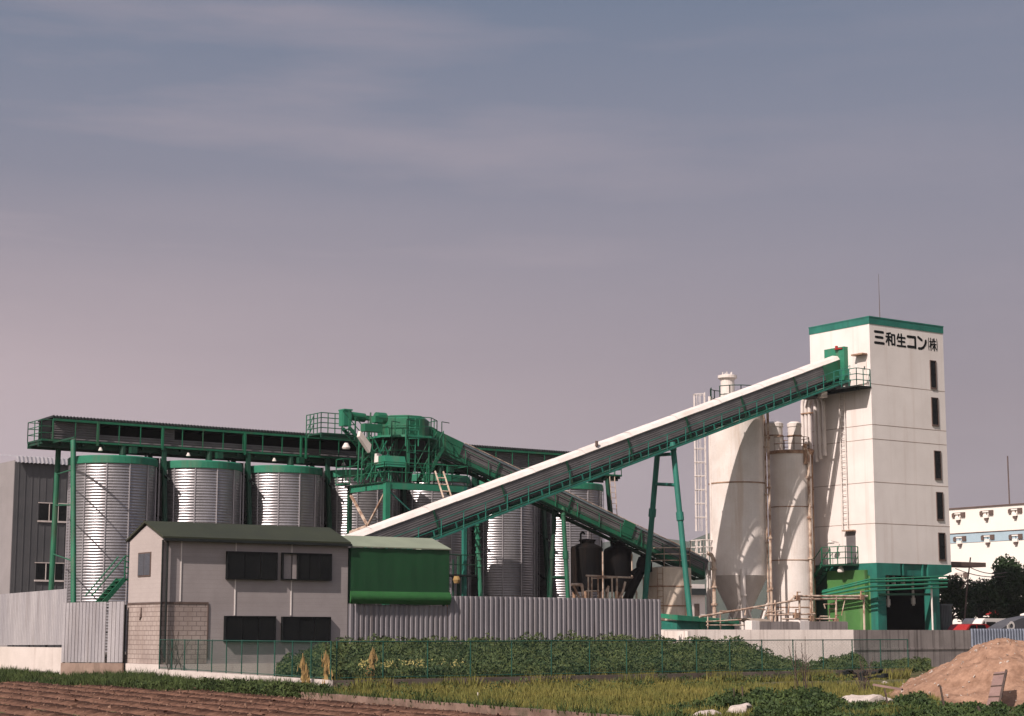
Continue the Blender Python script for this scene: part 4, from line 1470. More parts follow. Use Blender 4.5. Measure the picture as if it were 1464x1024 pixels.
A2_, B2_ = hitV(604, 607, 89.3), hitV(1008, 799, 86.7)
C2, P2, L2 = conveyor(A2_, B2_, None, "belt_conveyor", "shorter dark belt conveyor dropping right from the green transfer tower", .10, .72, M['dark_side'], M['grey_side'], M['green_dk'], M['green'], .22, .40, skirt=M['green'], half=.5)
for t0, t1 in ((0, 2.6), (14.3, 15.1)):
    m = MB()
    m.hexa([P2(t0, -.60, 1.05), P2(t1, -.60, 1.05), P2(t1, .6, 1.05), P2(t0, .6, 1.05), P2(t0, -.60, .1), P2(t1, -.60, .1), P2(t1, .6, .1), P2(t0, .6, .1)])
    m.build("hood", M['green'], C2)
m = MB()
for h in (.0,):
    m.tube(P2(3.2, .7, -.28), P2(L2, .7, -.28), .03, 5)
    for i in range(18):
        p = P2(3.2 + (L2 - 3.2) * i / 17, .7, 1.2); m.tube(p, P2(3.2 + (L2 - 3.2) * i / 17, .7, -.28), .028, 5)
m.build("far_railing", M['rustpipe'], C2)
ux = hitV(799, 729, 88).x
zq = hitV(799, 726, 88).z
L1, R1 = Vector((ux, 88.45, zq)), Vector((ux, 87.6, zq))
bl, br = hitU(787.5, 853, ux), hitU(812, 854, ux)
aframe("slender green tube trestle holding the dark conveyor beside the black tanks", L1, R1, bl + (bl - L1) * .4, br + (br - R1) * .4, .13, M['green_dk'], M['green'], (.03, .56))
# ================================================================== WHITE TOWER
tu0, tu1_, tv0, tv1_ = 84.66, 91.55, 81.0, 86.4
TZB, TZT = 6.36, 22.1
TW = thing("batching_tower", "tall white concrete batching tower with green trim and black lettering", "tower", (tu0, tv0, 1))
ribm = MB()
m = MB(); m.box((tu0, tv0, TZB), (tu1_, tv1_, TZT - .5)); m.build("wall", M['white'], TW)
m = MB()
m.box((tu0 - .03, tv0 - .03, TZT - .5), (tu1_ + .03, tv1_ + .03, TZT - .08)); m.box((tu0 - .05, tv0 - .05, TZT - .078), (tu1_ + .05, tv1_ + .05, TZT)); m.build("parapet", M['teal'], TW)
m = MB()
for y in (549, 607, 627.5, 689, 748):
    z = hitV(1249, y, tv0).z
    m.box((tu0 - .006, tv0 - .006, z - .018), (tu1_ + .006, tv0 - .001, z + .018)); m.box((tu0 - .006, tv0 - .0005, z - .018), (tu0 - .001, tv1_, z + .018))
m.build("panel_joint", M['concrete_rd'], TW)
for (x0, x1, y0, y1) in ((1331, 1337, 517, 554), (1333, 1340, 570, 607), (1337, 1344, 646, 684), (1340, 1347, 705, 742), (1343, 1350, 763, 800)):
    a, b = hitV(x0, y1, tv0), hitV(x1, y0, tv0)
    f = MB()
    t_ = .05
    f.box((a.x - t_, tv0 - .05, a.z - .1), (a.x, tv0 - .001, b.z + .05)); f.box((b.x, tv0 - .05, a.z - .1), (b.x + t_, tv0 - .001, b.z + .05))
    f.box((a.x, tv0 - .05, b.z), (b.x, tv0 - .001, b.z + .05)); f.box((a.x, tv0 - .07, a.z - .1), (b.x, tv0 - .001, a.z))
    w = f.build("window", M['brown'], TW)
    g = MB(); g.box((a.x + .002, tv0 - .022, a.z + .002), (b.x - .002, tv0 - .003, b.z - .002)); g.build("pane", M['glass'], w)
    g = MB(); zc_ = (a.z + b.z) / 2; g.box((a.x + .004, tv0 - .04, zc_ - .02), (b.x - .004, tv0 - .024, zc_ + .02)); g.build("mullion", M['black'], w)

# lettering: rounded strokes
GL = {
    'san': [[(.05, .93), (.93, .93)], [(.13, .52), (.86, .52)], [(.03, .08), (.97, .08)]],
    'wa': [[(.10, .88), (.50, .95)], [(.02, .66), (.56, .66)], [(.29, .88), (.29, .02)], [(.27, .60), (.03, .24)], [(.33, .52), (.52, .34)], [(.64, .84), (.64, .08)], [(.64, .84), (.95, .84)], [(.95, .84), (.95, .08)], [(.64, .12), (.95, .12)]],
    'sei': [[(.22, .95), (.05, .58)], [(.14, .72), (.93, .72)], [(.52, .98), (.52, .06)], [(.16, .41), (.88, .41)], [(.03, .06), (.97, .06)]],
    'ko': [[(.06, .88), (.92, .88)], [(.92, .88), (.92, .08)], [(.06, .10), (.92, .10)]],
    'n': [[(.08, .93), (.46, .74)], [(.94, .72), (.86, .42), (.66, .18), (.40, .06), (.12, .05)]],
    'kabu': [[(.16, .70), (.44, .70)], [(.29, .97), (.29, .03)], [(.28, .62), (.15, .28)], [(.31, .60), (.43, .42)], [(.55, .92), (.49, .66)], [(.52, .76), (.84, .76)], [(.48, .52), (.88, .52)], [(.68, .97), (.68, .03)], [(.66, .50), (.48, .16)], [(.70, .50), (.88, .16)]],
    'par': [[(.05, .98), (.0, .70), (.0, .30), (.05, .02)], [(.96, .98), (1.01, .70), (1.01, .30), (.96, .02)]],
}
LET = MB()
off = [0]


def stroke(pts, w):
    for (a, b) in zip(pts[:-1], pts[1:]):
        off[0] += 1
        y = tv0 - .008 - .0004 * (off[0] % 23)
        d = Vector((b[0] - a[0], 0, b[1] - a[1]))
        L = d.length
        d /= L
        ang = math.atan2(d.z, d.x)
        poly = []
        for c, a0 in ((b, ang - math.pi / 2), (a, ang + math.pi / 2)):
            for k in range(7):
                t = a0 + math.pi * k / 6
                poly.append((c[0] + math.cos(t) * w, y, c[1] + math.sin(t) * w))
        LET.prism(poly, (0, tv0 - .002 - y, 0))


lx = [hitV(x, y, tv0).x for x, y in ((1250.3, 482), (1266.5, 484), (1282.0, 487), (1297, 489), (1311.8, 491), (1327.2, 493))]
lw = [hitV(x, y, tv0).x for x, y in ((1263.5, 482), (1279.5, 484), (1294.6, 487), (1309.3, 489), (1324.3, 491), (1339.5, 493))]
zl0 = hitV(1257, 492, tv0).z
zl1 = hitV(1257, 473.5, tv0).z
for g, xa, xb in zip(('san', 'wa', 'sei', 'ko', 'n', 'kabu'), lx, lw):
    for p in GL[g]:
        stroke([(xa + (xb - xa) * q[0], zl0 + (zl1 - zl0) * q[1]) for q in p], .085 if g in ('san', 'ko', 'n') else (.062 if g != 'kabu' else .043))
    if g == 'kabu':
        for p in GL['par']:
            stroke([(xa + (xb - xa) * q[0], zl0 + (zl1 - zl0) * q[1]) for q in p], .022)
LET.build("lettering", M['black'], TW)

# left face: opening collar, doors, balcony
p, q = hitU(1185, 548, tu0), hitU(1212, 496, tu0)
m = MB()
m.box((tu0 - .35, q.y, p.z), (tu0 - .002, p.y, q.z)); m.build("conveyor_collar", M['green_lt'], TW)
p, q = hitU(1227, 541, tu0), hitU(1239, 509, tu0)
m = MB(); m.box((tu0 - .05, q.y, p.z - .4), (tu0 - .002, p.y, q.z)); dr = m.build("door", M['silo_white'], TW)
m = MB(); m.box((tu0 - .5, q.y - .1, q.z + .06), (tu0 - .052, p.y + .1, q.z + .16)); m.build("door_canopy", M['rust'], dr)
m = MB(); m.box((tu0 - .09, q.y + .12, p.z + .5), (tu0 - .052, q.y + .18, p.z + .7)); m.build("handle", M['dark'], dr)
bz = hitU(1240, 551, tu0 - .6).z
m = MB(); m.box((tu0 - 1.3, tv0 - .02, bz - .10), (tu0 - .003, tv1_ - .2, bz)); m.beam((tu0 - 1.0, tv0 + .1, bz - .2), (tu0 - 1.0, tv1_ - .3, bz - .2), .1, .2)
m.box((tu0 - 2.4, tv1_ - 2.5, bz - .5), (tu0 - 1.3, tv1_ - 1.0, bz - .3)); m.build("balcony", M['dark'], TW)  # dark colour on the whole balcony stands in for its shaded underside
m = MB(); m.rail([(tu0 - .05, tv0 + .02, bz), (tu0 - 1.26, tv0 + .02, bz), (tu0 - 1.26, tv0 + 2.0, bz)], 1.1, .7, .028, 2); m.build("balcony_railing", M['teal'], TW)
m = MB(); p = hitU(1196, 552, tu0 - 1.3)
m.cbox((tu0 - 1.6, p.y + 1.0, bz - .35), (.5, .4, .4)); m.build("junction_box", M['white_roof'], TW)
m = MB(); p = hitU(1196, 499, tu0 - .4); m.lathe(p, [(0, .22), (.1, .18), (.1, 0), (.16, 0), (.16, -.06), (0, -.06)], 10); m.beam(p + Vector((0, -.5, -.02)), p, .07); m.build("warning_lamp", M['red'], TW)
# low door, landing and stair
p, q = hitU(1211.5, 803, tu0), hitU(1223, 760, tu0)
lz = hitU(1225, 806, tu0 - .5).z
m = MB(); m.box((tu0 - .05, q.y, lz), (tu0 - .002, p.y, q.z)); dr = m.build("door", M['grey_side'], TW)
m = MB(); m.box((tu0 - .35, q.y - .08, q.z + .03), (tu0 - .052, p.y + .08, q.z + .1)); m.build("door_canopy", M['rust'], dr)
m = MB(); m.box((tu0 - 1.2, q.y - .25, lz - .12), (tu0 - .003, p.y + 1.2, lz)); m.build("landing", M['green_dk'], TW)
m = MB(); m.rail([(tu0 - .05, q.y - .2, lz), (tu0 - 1.15, q.y - .2, lz), (tu0 - 1.15, p.y + 1.1, lz)], 1.1, .6, .028, 2)
st0 = Vector((tu0 - 1.0, p.y + 1.2, lz)); st1 = Vector((tu0 - 1.0, p.y + 4.2, lz - 3.0))
for o in (0, .8):
    oo = Vector((o - .1, 0, 0)); m.beam(st0 + oo, st1 + oo, .06, .2); m.tube(st0 + oo + Z * 1.05, st1 + oo + Z * 1.05, .03, 5)
    for k in range(5):
        r_ = st0.lerp(st1, k / 4) + oo; m.tube(r_, r_ + Z * 1.05, .025, 5)
for k in range(11):
    r_ = st0.lerp(st1, (k + .5) / 11); m.box(r_ + Vector((-.07, -.12, 0)), r_ + Vector((.67, .12, .03)))
m.build("stair", M['green'], TW)
m = MB(); p = hitU(1202, 814, tu0 - .8); m.lathe(p, [(0, .2), (.1, .2), (.22, -.08), (.2, -.18), (0, -.2)], 12); m.build("flood_lamp", M['white_roof'], TW)
m = MB(); p = hitU(1199, 776, tu0 - .1); m.beam(p, p + Vector((-.7, 0, .1)), .05); m.lathe(p + Vector((-.7, 0, .0)), [(0, .1), (.25, -.02), (.2, -.08), (0, -.1)], 10); m.build("wall_lamp", M['white_roof'], TW)
# long access ladder on the left face
m = MB()
pa = hitU(1212, 748, tu0); m.ladder((tu0 - .14, pa.y + .1, lz + 2.3), (tu0 - .14, pa.y + .1, bz - .2), .45, (0, 1, 0), .035)
m.build("ladder", M['silo_white'], TW)
# green base
zb1 = hitV(1254, 822, tv0).z
m = MB()
m.box((tu0 - .004, tv0 - .03, zb1), (tu0 + 2.1, tv0 + .5, TZB - .003)); m.prism([(tu1_ - 2.2, tv0 - .03, zb1), (tu1_ - 1.0, tv0 - .03, zb1), (tu1_ + .004, tv0 - .03, TZB - .45), (tu1_ + .004, tv0 - .03, TZB - .003), (tu1_ - 2.2, tv0 - .03, TZB - .003)], (0, .53, 0)); m.box((tu0 + 2.105, tv0 + .14, zb1), (tu1_ - 2.205, tv0 + .5, TZB - .003))
m.box((tu0 + 2.4, tv0 + .0, zb1), (tu0 + 2.5, tv0 + .135, TZB - .003)); m.box((tu1_ - 2.7, tv0 + .0, zb1), (tu1_ - 2.6, tv0 + .135, TZB - .003))
m.box((tu0 - .004, tv0 + .505, zb1 + .0), (tu0 + .3, tv1_, TZB - .003))
m.box((tu1_ - .3, tv0 + .505, TZB - .45), (tu1_ + .004, tv1_, TZB - .003))
m.build("base_band", M['teal'], TW)
for x, y in ((tu0, tv0 - .03), (tu1_ - 2.0, tv0 - .03), (tu0, tv1_ - .6), (tu1_ - 2.0, tv1_ - .6)):
    m = MB(); m.box((x, y, 1), (x + .75, y + .6, zb1 - .003)); m.build("column", M['teal'], TW)
m = MB(); m.box((tu0 + .04, tv0 + .58, 1), (tu0 + .2, tv1_ - .61, zb1 - .004)); m.build("side_wall", M['leafgreen'], TW)
m = MB(); m.box((tu0 + .21, tv1_ - .2, 1), (tu1_ - 1.36, tv1_ - .05, zb1 - .004)); m.box((tu0 + .31, tv1_ - .2, zb1), (tu1_ - .31, tv1_ - .05, zb1 + .29)); m.box((tu1_ - 1.5, tv0 + .6, 1), (tu1_ - 1.35, tv1_ - .62, zb1 + .29)); m.box((tu1_ - 1.5, tv1_ - .615, zb1), (tu1_ - 1.35, tv1_ - .21, zb1 + .29)); m.box((tu0 + .31, tv0 + .51, zb1 + .3), (tu1_ - .31, tv1_ - .21, zb1 + .4)); m.build("bay_shade_box", M['black'], TW)  # black walls and ceiling added to keep the bay interior dark
# side annex in bright green with teal edge
p = hitU(1195, 860, tu0 - .05)
m = MB(); m.box((tu0 - .3, tv0 + .75, 1), (tu0 - .01, p.y + .5, hitU(1238, 815, tu0).z)); m.build("annex_wall", M['leafgreen'], TW)
m = MB(); m.box((tu0 - .2, p.y + .51, 1), (tu0 - .005, tv1_ + .2, TZB - .01)); m.build("dark_panel", M['green_dk'], TW)
for x, y0, y1 in ((1270, 830, 868), (1278, 824, 838), (1291, 824, 838), (1306, 824, 866)):
    m = MB()
    a, b = hitV(x, y1, tv0 + 1.4), hitV(x, y0, tv0 + 1.4)
    m.tube((a.x, tv0 + 1.4, a.z), (a.x, tv0 + 1.4, b.z + .3), .085, 8); m.tube((a.x, tv0 + 1.4, a.z + .1), (a.x, tv0 + 1.4, a.z + .5), .14, 8)
    m.build("discharge_hose", M['silo_white'], TW)
m = MB(); a = hitV(1335, 890, tv0 - .4); b = hitV(1335, 838, tv0 - .4); m.tube((a.x, tv0 - .3, 1), (a.x, tv0 - .3, b.z), .06, 8); m.build("standpipe", M['silo_white'], TW)
m = MB(); m.beam(hitV(1256, 850, tv0 - .08), hitV(1330, 850, tv0 - .08), .06, .14); m.build("crash_bar", M['green_dk'], TW)
# pipe bundle that wraps round the base
m = MB()
for ya, yb, yl, r in ((828.5, 824, 845, .05), (832, 829, 847, .075), (839, 834, 851, .075), (845, 839.5, 855, .055)):
    a, b = hitV(1250, ya, tv0 - .5), hitV(1354, yb, tv0 - .5)
    cc = hitU(1176, yl, a.x - .45)
    a = Vector((a.x - .45, tv0 - .5, a.z)); b.y = tv0 - .5
    m.path([Vector((a.x, cc.y, cc.z)), a, b], r, 8)
m.build("pipe_bundle", M['green_lt'], TW)
m = MB(); a = hitV(1256, 392, 83); m.tube((a.x, 83, TZT - .1), (a.x, 83, a.z), .03, 6, .012); m.tube((a.x, 83, TZT - .1), (a.x, 83, TZT + .5), .07, 6); m.build("lightning_rod", M['brown'], TW)
# chute sticking out on the right
m = MB()
p = hitV(1356, 803, tv0 + .6); q = hitV(1408, 811, tv0 + .6)
m.prism([(tu1_ + .004, tv0 + .5, q.z), (tu1_ + .004, tv0 + 2.3, q.z), (tu1_ + .004, tv0 + 2.3, p.z), (tu1_ + .004, tv0 + .5, p.z)], (q.x - tu1_, 0, 0)); m.build("side_canopy", M['brown'], TW)

# white pipe arches against the tower's left face
PB = thing("dust_pipes", "row of white pipes arching from the storage silos to the tower face", "pipes", (tu0 - .3, 86, 1))
for i in range(3):
    m = MB()
    x_ = tu0 - .4
    y0 = hitU(1147.5 + i * 5.0, 600, x_).y
    yt = hitU(1166 + i * 6.0, 600, x_).y
    r_ = (y0 - yt) / 2
    zt_p = hitU(1155, 566 + i * 1.0, x_).z
    pts = [Vector((x_, y0, 1.2)), Vector((x_, y0, zt_p - r_))]
    for k in range(1, 9):
        a = math.pi * k / 8
        pts.append(Vector((x_, y0 - r_ + r_ * math.cos(a), zt_p - r_ + r_ * math.sin(a))))
    pts.append(Vector((x_, y0 - 2 * r_, hitU(1180, 660 - 4 * i, tu0 - .3).z)))
    m.path(pts, .125, 10); m.build("pipe", M['white_roof'], PB, smooth=False)
m = MB()
for y in (591, 700, 790):
    q = hitU(1150, y, tu0 - .6); m.box((tu0 - .56, q.y - .55, q.z - .04), (tu0 - .25, q.y + .4, q.z + .04))
m.build("pipe_clamp", M['rust'], PB)

# ================================================================== WHITE STORAGE SILOS
cA = hitV(1055.5, 760, 87.0); cA = Vector((cA.x, 87.0, 0)); RA = 2.16
rA = abs(hitV(1093, 750, 87).x - hitV(1020, 750, 87).x) / 2 * .835
zA0, zA1 = 5.58, 16.4
SA = thing("cement_silo", "large white cement silo on legs with a grey cone, shaded by the sloping conveyor", "silo", (cA.x, cA.y, 1), "white cement silos beside the tower")
RA = rA
m = MB(); m.lathe(cA, [(RA, zA0), (RA, zA1), (RA - .25, zA1 + .1), (0, zA1 + .35)], 56); m.build("shell", M['silo_white'], SA, smooth=False)
m = MB(); m.lathe(cA, [(RA, zA0 - .003), (.35, zA0 - 3.0), (.35, zA0 - 3.5), (0, zA0 - 3.5)], 40); m.build("cone", M['cream'], SA, smooth=False)
M['silo_grey'] = mat("grey_cone_paint", (0.62, 0.565, 0.53), (0.52, 0.465, 0.43), scale=.8, rough=.7)
m_ = [o for o in SC.objects if o.parent == SA and o.name.startswith('cone')][0]; m_.data.materials[0] = M['silo_grey']
m = MB()
zs_ = hitV(1055, 688, 85.2).z
m.lathe(cA, [(RA + .002, zs_ - .04), (RA + .03, zs_ - .04), (RA + .03, zs_ + .04), (RA + .002, zs_ + .04)], 56)
m.lathe(cA, [(RA + .002, zA1 - .12), (RA + .06, zA1 - .12), (RA + .06, zA1 + .05), (RA - .2, zA1 + .12)], 56)
m.build("ring_seam", M['rust'], SA)
for k in range(4):
    an = R(-125 + 90 * k)
    d = Vector((math.cos(an), math.sin(an), 0))
    m = MB(); p = cA + d * (RA + .10); m.tube(p + Z * 1, p + Z * (zA0 + .35), .17, 10); m.tube(p + Z * (zA0 - 1.3), p + Z * (zA0 - 1.2), .23, 10); m.build("leg", M['silo_white'], SA)
    an2 = R(-125 + 90 * (k + 1)); d2_ = Vector((math.cos(an2), math.sin(an2), 0)); q = cA + d2_ * (RA + .1)
    mid = (p + q) / 2 + Z * 1.7
    m = MB(); m.tube(p + Z * (zA0 - 1.2), mid, .08, 6); m.tube(q + Z * (zA0 - 1.2), mid, .08, 6); m.tube(mid, mid - Z * .7, .12, 6); m.build("brace", M['silo_white'], SA)
p = hitV(1040.5, 570, 87); zc_ = hitV(1040, 540, 87).z
m = MB(); m.lathe(Vector((p.x, 87, 0)), [(.45, zA1 + .2), (.45, zc_ - .15), (.62, zc_ - .05), (.62, zc_ + .12), (.3, zc_ + .2), (0, zc_ + .22)], 20)
for k in range(5):
    m.tube(Vector((p.x + .3 * math.cos(k * 1.3), 87 + .3 * math.sin(k * 1.3), zc_ + .1)), Vector((p.x + .3 * math.cos(k * 1.3), 87 + .3 * math.sin(k * 1.3), zc_ + .35)), .03, 5)
m.build("dust_filter", M['silo_white'], SA)
m = MB(); m.rail([cA + Vector((RA * .9 * math.cos(R(a)), RA * .9 * math.sin(R(a)), zA1 + .1)) for a in range(-170, 180, 25)], 1.1, 1.0, .03, 1); m.build("top_railing", M['green_dk'], SA)
m = MB()
lx_ = cA - RT * (RA + .05)
zl_t, zl_m, zl_b = hitV(1009, 556, 86.6).z, hitV(1010, 757, 86.6).z, hitV(1012, 780, 86.6).z
pp = lx_ - RT * .15
m.ladder(pp + Z * 1.2, pp + Z * zl_t, .45, FW, .035)
for k in range(12):
    z = zl_t - .1 - k * .88
    if z < zl_m:
        break
    prev = None
    for a in range(0, 9):
        an = R(90 + 22.5 * a)
        c_ = pp + RT * (-.08 + .62 * math.cos(an)) + FW * (.38 * math.sin(an)) + Z * z
        if prev is not None:
            m.tube(prev, c_, .025, 4)
        prev = c_
for a in range(1, 8):
    an = R(90 + 22.5 * a); c_ = pp + RT * (-.08 + .62 * math.cos(an)) + FW * (.38 * math.sin(an))
    m.tube(c_ + Z * zl_m, c_ + Z * (zl_t - .1), .02, 4)
m.rail([pp + Vector((-.9, -.7, zl_b - .9)), pp + Vector((-.9, .5, zl_b - .9)), pp + Vector((-.1, .5, zl_b - .9))], 1.3, .5, .035, 2)
m.rail([pp + Vector((-.1, -.7, zl_b - .9)), pp + Vector((-.9, -.7, zl_b - .9))], 1.3, .4, .035, 2)
m.box(pp + Vector((-.95, -.75, zl_b - .95)), pp + Vector((0, .55, zl_b - .9)))
for o in ((-.1, -.6), (.3, -.3)):
    m.tube(pp + Vector((o[0], o[1], 1)), pp + Vector((o[0], o[1], zA1 + .6)), .085, 8)
m.build("caged_ladder", M['white_roof'], SA)

cB = hitV(1131, 760, 86.1); cB = Vector((cB.x, 86.1, 0))
RB = abs(hitV(1158, 760, 86).x - hitV(1104, 760, 86).x) / 2 * .835
zB1 = hitV(1131, 645, 84.8).z
SB = thing("cement_silo", "narrower rust streaked white silo with two small dust collectors on its roof", "silo", (cB.x, cB.y, 1), "white cement silos beside the tower")
m = MB(); m.lathe(cB, [(RB, 1), (RB, zB1), (RB - .1, zB1 + .12), (0, zB1 + .3)], 48); m.build("shell", M['silo_white'], SB)
m = MB()
for y in (723, 800, 868):
    z = hitV(1131, y, 84.6).z; m.lathe(cB, [(RB + .001, z - .03), (RB + .02, z - .03), (RB + .02, z + .03), (RB + .001, z + .03)], 48)
m.lathe(cB, [(RB + .001, zB1 - .1), (RB + .06, zB1 - .1), (RB + .06, zB1 + .1), (RB - .1, zB1 + .14)], 48)
m.build("ring_seam", M['rust'], SB)
for x, w, yt, ya in ((1106, .62, 606, .4), (1135.5, .47, 606, -.15)):
    q = hitV(x, yt, 86.1 + ya); z1 = q.z
    m = MB(); m.lathe(Vector((q.x, 86.1 + ya, 0)), [(w * .92, zB1 + .1), (w * .92, z1 - .25), (w, z1 - .22), (w, z1), (w * .6, z1 + .12), (0, z1 + .15)], 18); fl = m.build("dust_collector", M['silo_white'], SB)
    m = MB(); m.lathe(Vector((q.x, 86.1 + ya, 0)), [(w + .003, z1 - .85), (w * .93 + .05, z1 - .85), (w * .93 + .05, z1 - .77), (w * .9, z1 - .77)], 18); m.build("band", M['rust'], fl)
m = MB(); m.rail([cB + Vector((RB * .95 * math.cos(R(a)), RB * .95 * math.sin(R(a)), zB1 + .1)) for a in range(-180, 190, 30)], .9, 1.0, .025, 1); m.build("top_railing", M['rust'], SB)
m = MB()
q = cB + Vector((.0, -RB - .05, 0))
m.tube(q + Z * (zB1 - .8), q + Z * (zB1 + .5), .12, 8); m.tube(q + Z * (zB1 + .1), q + Vector((.9, .3, zB1 + .1)), .1, 8)
m.path([q + Vector((.5, .2, zB1 + .18)), q + Vector((1.15, .5, zB1 + .16)), q + Vector((RB + .1, RB * .7, zB1 - .1)), q + Vector((RB + .12, RB * .75, 1.2))], .12, 8)
m.build("feed_pipe", M['rust'], SB)

# brown/cream risers
for x, v, y0, y1, r, lab in ((1100.5, 84.8, 585, 893, .085, "tall flaking riser pipe with a hook top between the two white silos"), (1096, 85.3, 600, 860, .06, "thin rusty riser pipe right beside the large white silo"), (1158.5, 84.6, 650, 893, .10, "cream riser pipe along the right side of the narrower white silo"), (1021, 85.2, 800, 893, .12, "rust pink pipe under the caged ladder of the large white silo")):
    a = hitV(x, y0 + (y1 - y0) * .5, v)
    z1 = hitV(x, y0, v).z
    m = MB(); m.path([Vector((a.x, v, 1)), Vector((a.x, v, z1)), Vector((a.x - .18, v, z1 + .3)), Vector((a.x - .45, v, z1 + .36))], r, 8)
    for k in range(5):
        z = 1.5 + (z1 - 1.5) * k / 4.6; m.tube((a.x, v, z), (a.x, v, z + .12), r * 1.7, 8)
    tag(m.build("riser_pipe", M['rustpipe'], origin=(a.x, v, 1)), lab, "pipe", "riser pipes at the white silos")

# ================================================================== TANKS
T1 = thing("water_tank", "cream cylindrical tank with a railing on top behind the metal fence", "tank", hitV(956, 880, 86.9))
q = hitV(956, 850, 86.9); cT = Vector((q.x, 86.9, 0)); RTk = abs(hitV(986, 850, 86.9).x - hitV(926, 850, 86.9).x) / 2 * .835
zt1 = hitV(956, 811, 86.9 - RTk).z
m = MB(); m.lathe(cT, [(RTk, 1), (RTk, zt1), (0, zt1 + .15)], 40); m.build("shell", M['cream'], T1)
m = MB()
for y in (838, 866):
    z = hitV(956, y, 86.9 - RTk).z; m.lathe(cT, [(RTk, z - .04), (RTk + .03, z - .04), (RTk + .03, z + .04), (RTk, z + .04)], 40)
m.build("ring_seam", M['rust'], T1)
m = MB(); m.rail([cT + Vector((RTk * math.cos(R(a)), RTk * math.sin(R(a)), zt1 + .05)) for a in range(-180, 200, 40)], 1.15, 2.0, .03, 2); m.build("top_railing", M['rustpipe'], T1)
m = MB(); an = R(-150); d = Vector((math.cos(an), math.sin(an), 0)); m.ladder(cT + d * (RTk + .08) + Z, cT + d * (RTk + .08) + Z * zt1, .36, Vector((-d.y, d.x, 0)), .02); m.tube(cT + Vector((.2, -RTk - .05, 1)), cT + Vector((.2, -RTk - .05, zt1)), .04, 6); m.build("ladder", M['rust'], T1)

TS = []
for x, w, y0, lab in ((839, 22, 775, "black tank in front of the last steel silo"), (883.5, 19, 778, "black tank with a lidded hatch, standing clear against the sky")):
    t = thing("dark_tank", lab, "tank", hitV(x, 850, 88.2), "black tanks")
    q = hitV(x, 820, 88.2); c_ = Vector((q.x, 88.2, 0)); r_ = abs(hitV(x + w, 820, 88.2).x - hitV(x - w, 820, 88.2).x) / 2 * .835
    z1 = hitV(x, y0 + 7, 88.2).z; z0_ = hitV(x, 846, 88.2).z
    m = MB(); m.lathe(c_, [(0, z0_), (r_ * .9, z0_), (r_, z0_ + .2), (r_, z1 - .1), (r_ * .93, z1), (r_ * .5, z1 + .18), (0, z1 + .2)], 36); m.build("shell", M['darktank'], t)
    m = MB(); m.lathe(c_ + Vector((.05, 0, 0)), [(.45, z1 + .05), (.45, z1 + .34), (.52, z1 + .34), (.52, z1 + .42), (0, z1 + .5)], 16)
    m.build("hatch", M['darktank'], t)
    m = MB(); m.path([c_ + Vector((-.6, -.2, z1)), c_ + Vector((-.6, -.2, z1 + .75)), c_ + Vector((-.45, -.2, z1 + .9)), c_ + Vector((-.3, -.2, z1 + .75))], .06, 6)
    m.tube(c_ + Vector((r_ * .95, -.3, z1 - .1)), c_ + Vector((r_ * .95, -.3, z1 + .4)), .04, 6); m.tube(c_ + Vector((.3, -.1, z1)), c_ + Vector((.3, -.1, z1 + 1.2)), .015, 5); m.build("vent_pipe", M['dark'], t)
    m = MB(); m.tube(c_ + Vector((r_ * .55, -r_ * .9, 1)), c_ + Vector((r_ * .55, -r_ * .9, z1 - .3)), .05, 6); m.build("drain_pipe", M['rustpipe'], t)
    for k in range(4):
        an = R(-135 + 90 * k); p = c_ + Vector((math.cos(an) * r_ * .8, math.sin(an) * r_ * .8, 0)); m = MB(); m.tube(p + Z, p + Z * (z0_ + .1), .11, 8); m.build("leg", M['rust'], t)
PR = thing("pipe_stand", "rusty pipe frame with bent pipes under the black tanks", "pipe frame", hitV(870, 860, 86.6))
m = MB()
vv_ = 86.4
def hv(x, y, v=None):
    v = vv_ if v is None else v
    q = hitV(x, y, v); return Vector((q.x, v, q.z))
m.tube(hv(838, 823), hv(922, 827), .06, 6); m.tube(hv(846, 827), hv(905, 825), .04, 6)
for x in (841, 846, 855, 875, 882, 920):
    m.tube(hv(x, 825), Vector((hv(x, 870).x, vv_, 1)), .05, 6)
m.path([hv(817, 836), hv(832, 836), hv(834, 858)], .09, 8); m.path([hv(820, 838), hv(829, 856)], .07, 6); m.path([hv(894, 832), hv(890, 848), hv(884, 858)], .07, 6)
m.path([hv(838, 845), hv(856, 845)], .05, 6)
m.path([hv(866, 846), hv(870, 838), hv(868, 862)], .06, 6); m.path([hv(905, 838), hv(910, 846), hv(910, 862)], .06, 6)
m.build("pipework", M['rustpipe'], PR)
m = MB(); m.path([hv(895, 862), hv(905, 838), hv(918, 812), hv(922, 800)], .3, 10); m.lathe(hv(921, 806), [(0, .5), (.35, .4), (.5, 0), (.5, -.5), (0, -.6)], 14)
m.path([hv(922, 798), hv(922, 793), hv(917, 793), hv(917, 797)], .06, 6); m.path([hv(903, 820), hv(910, 815), hv(916, 815)], .14, 8)
m.build("pump", M['darktank'], PR)

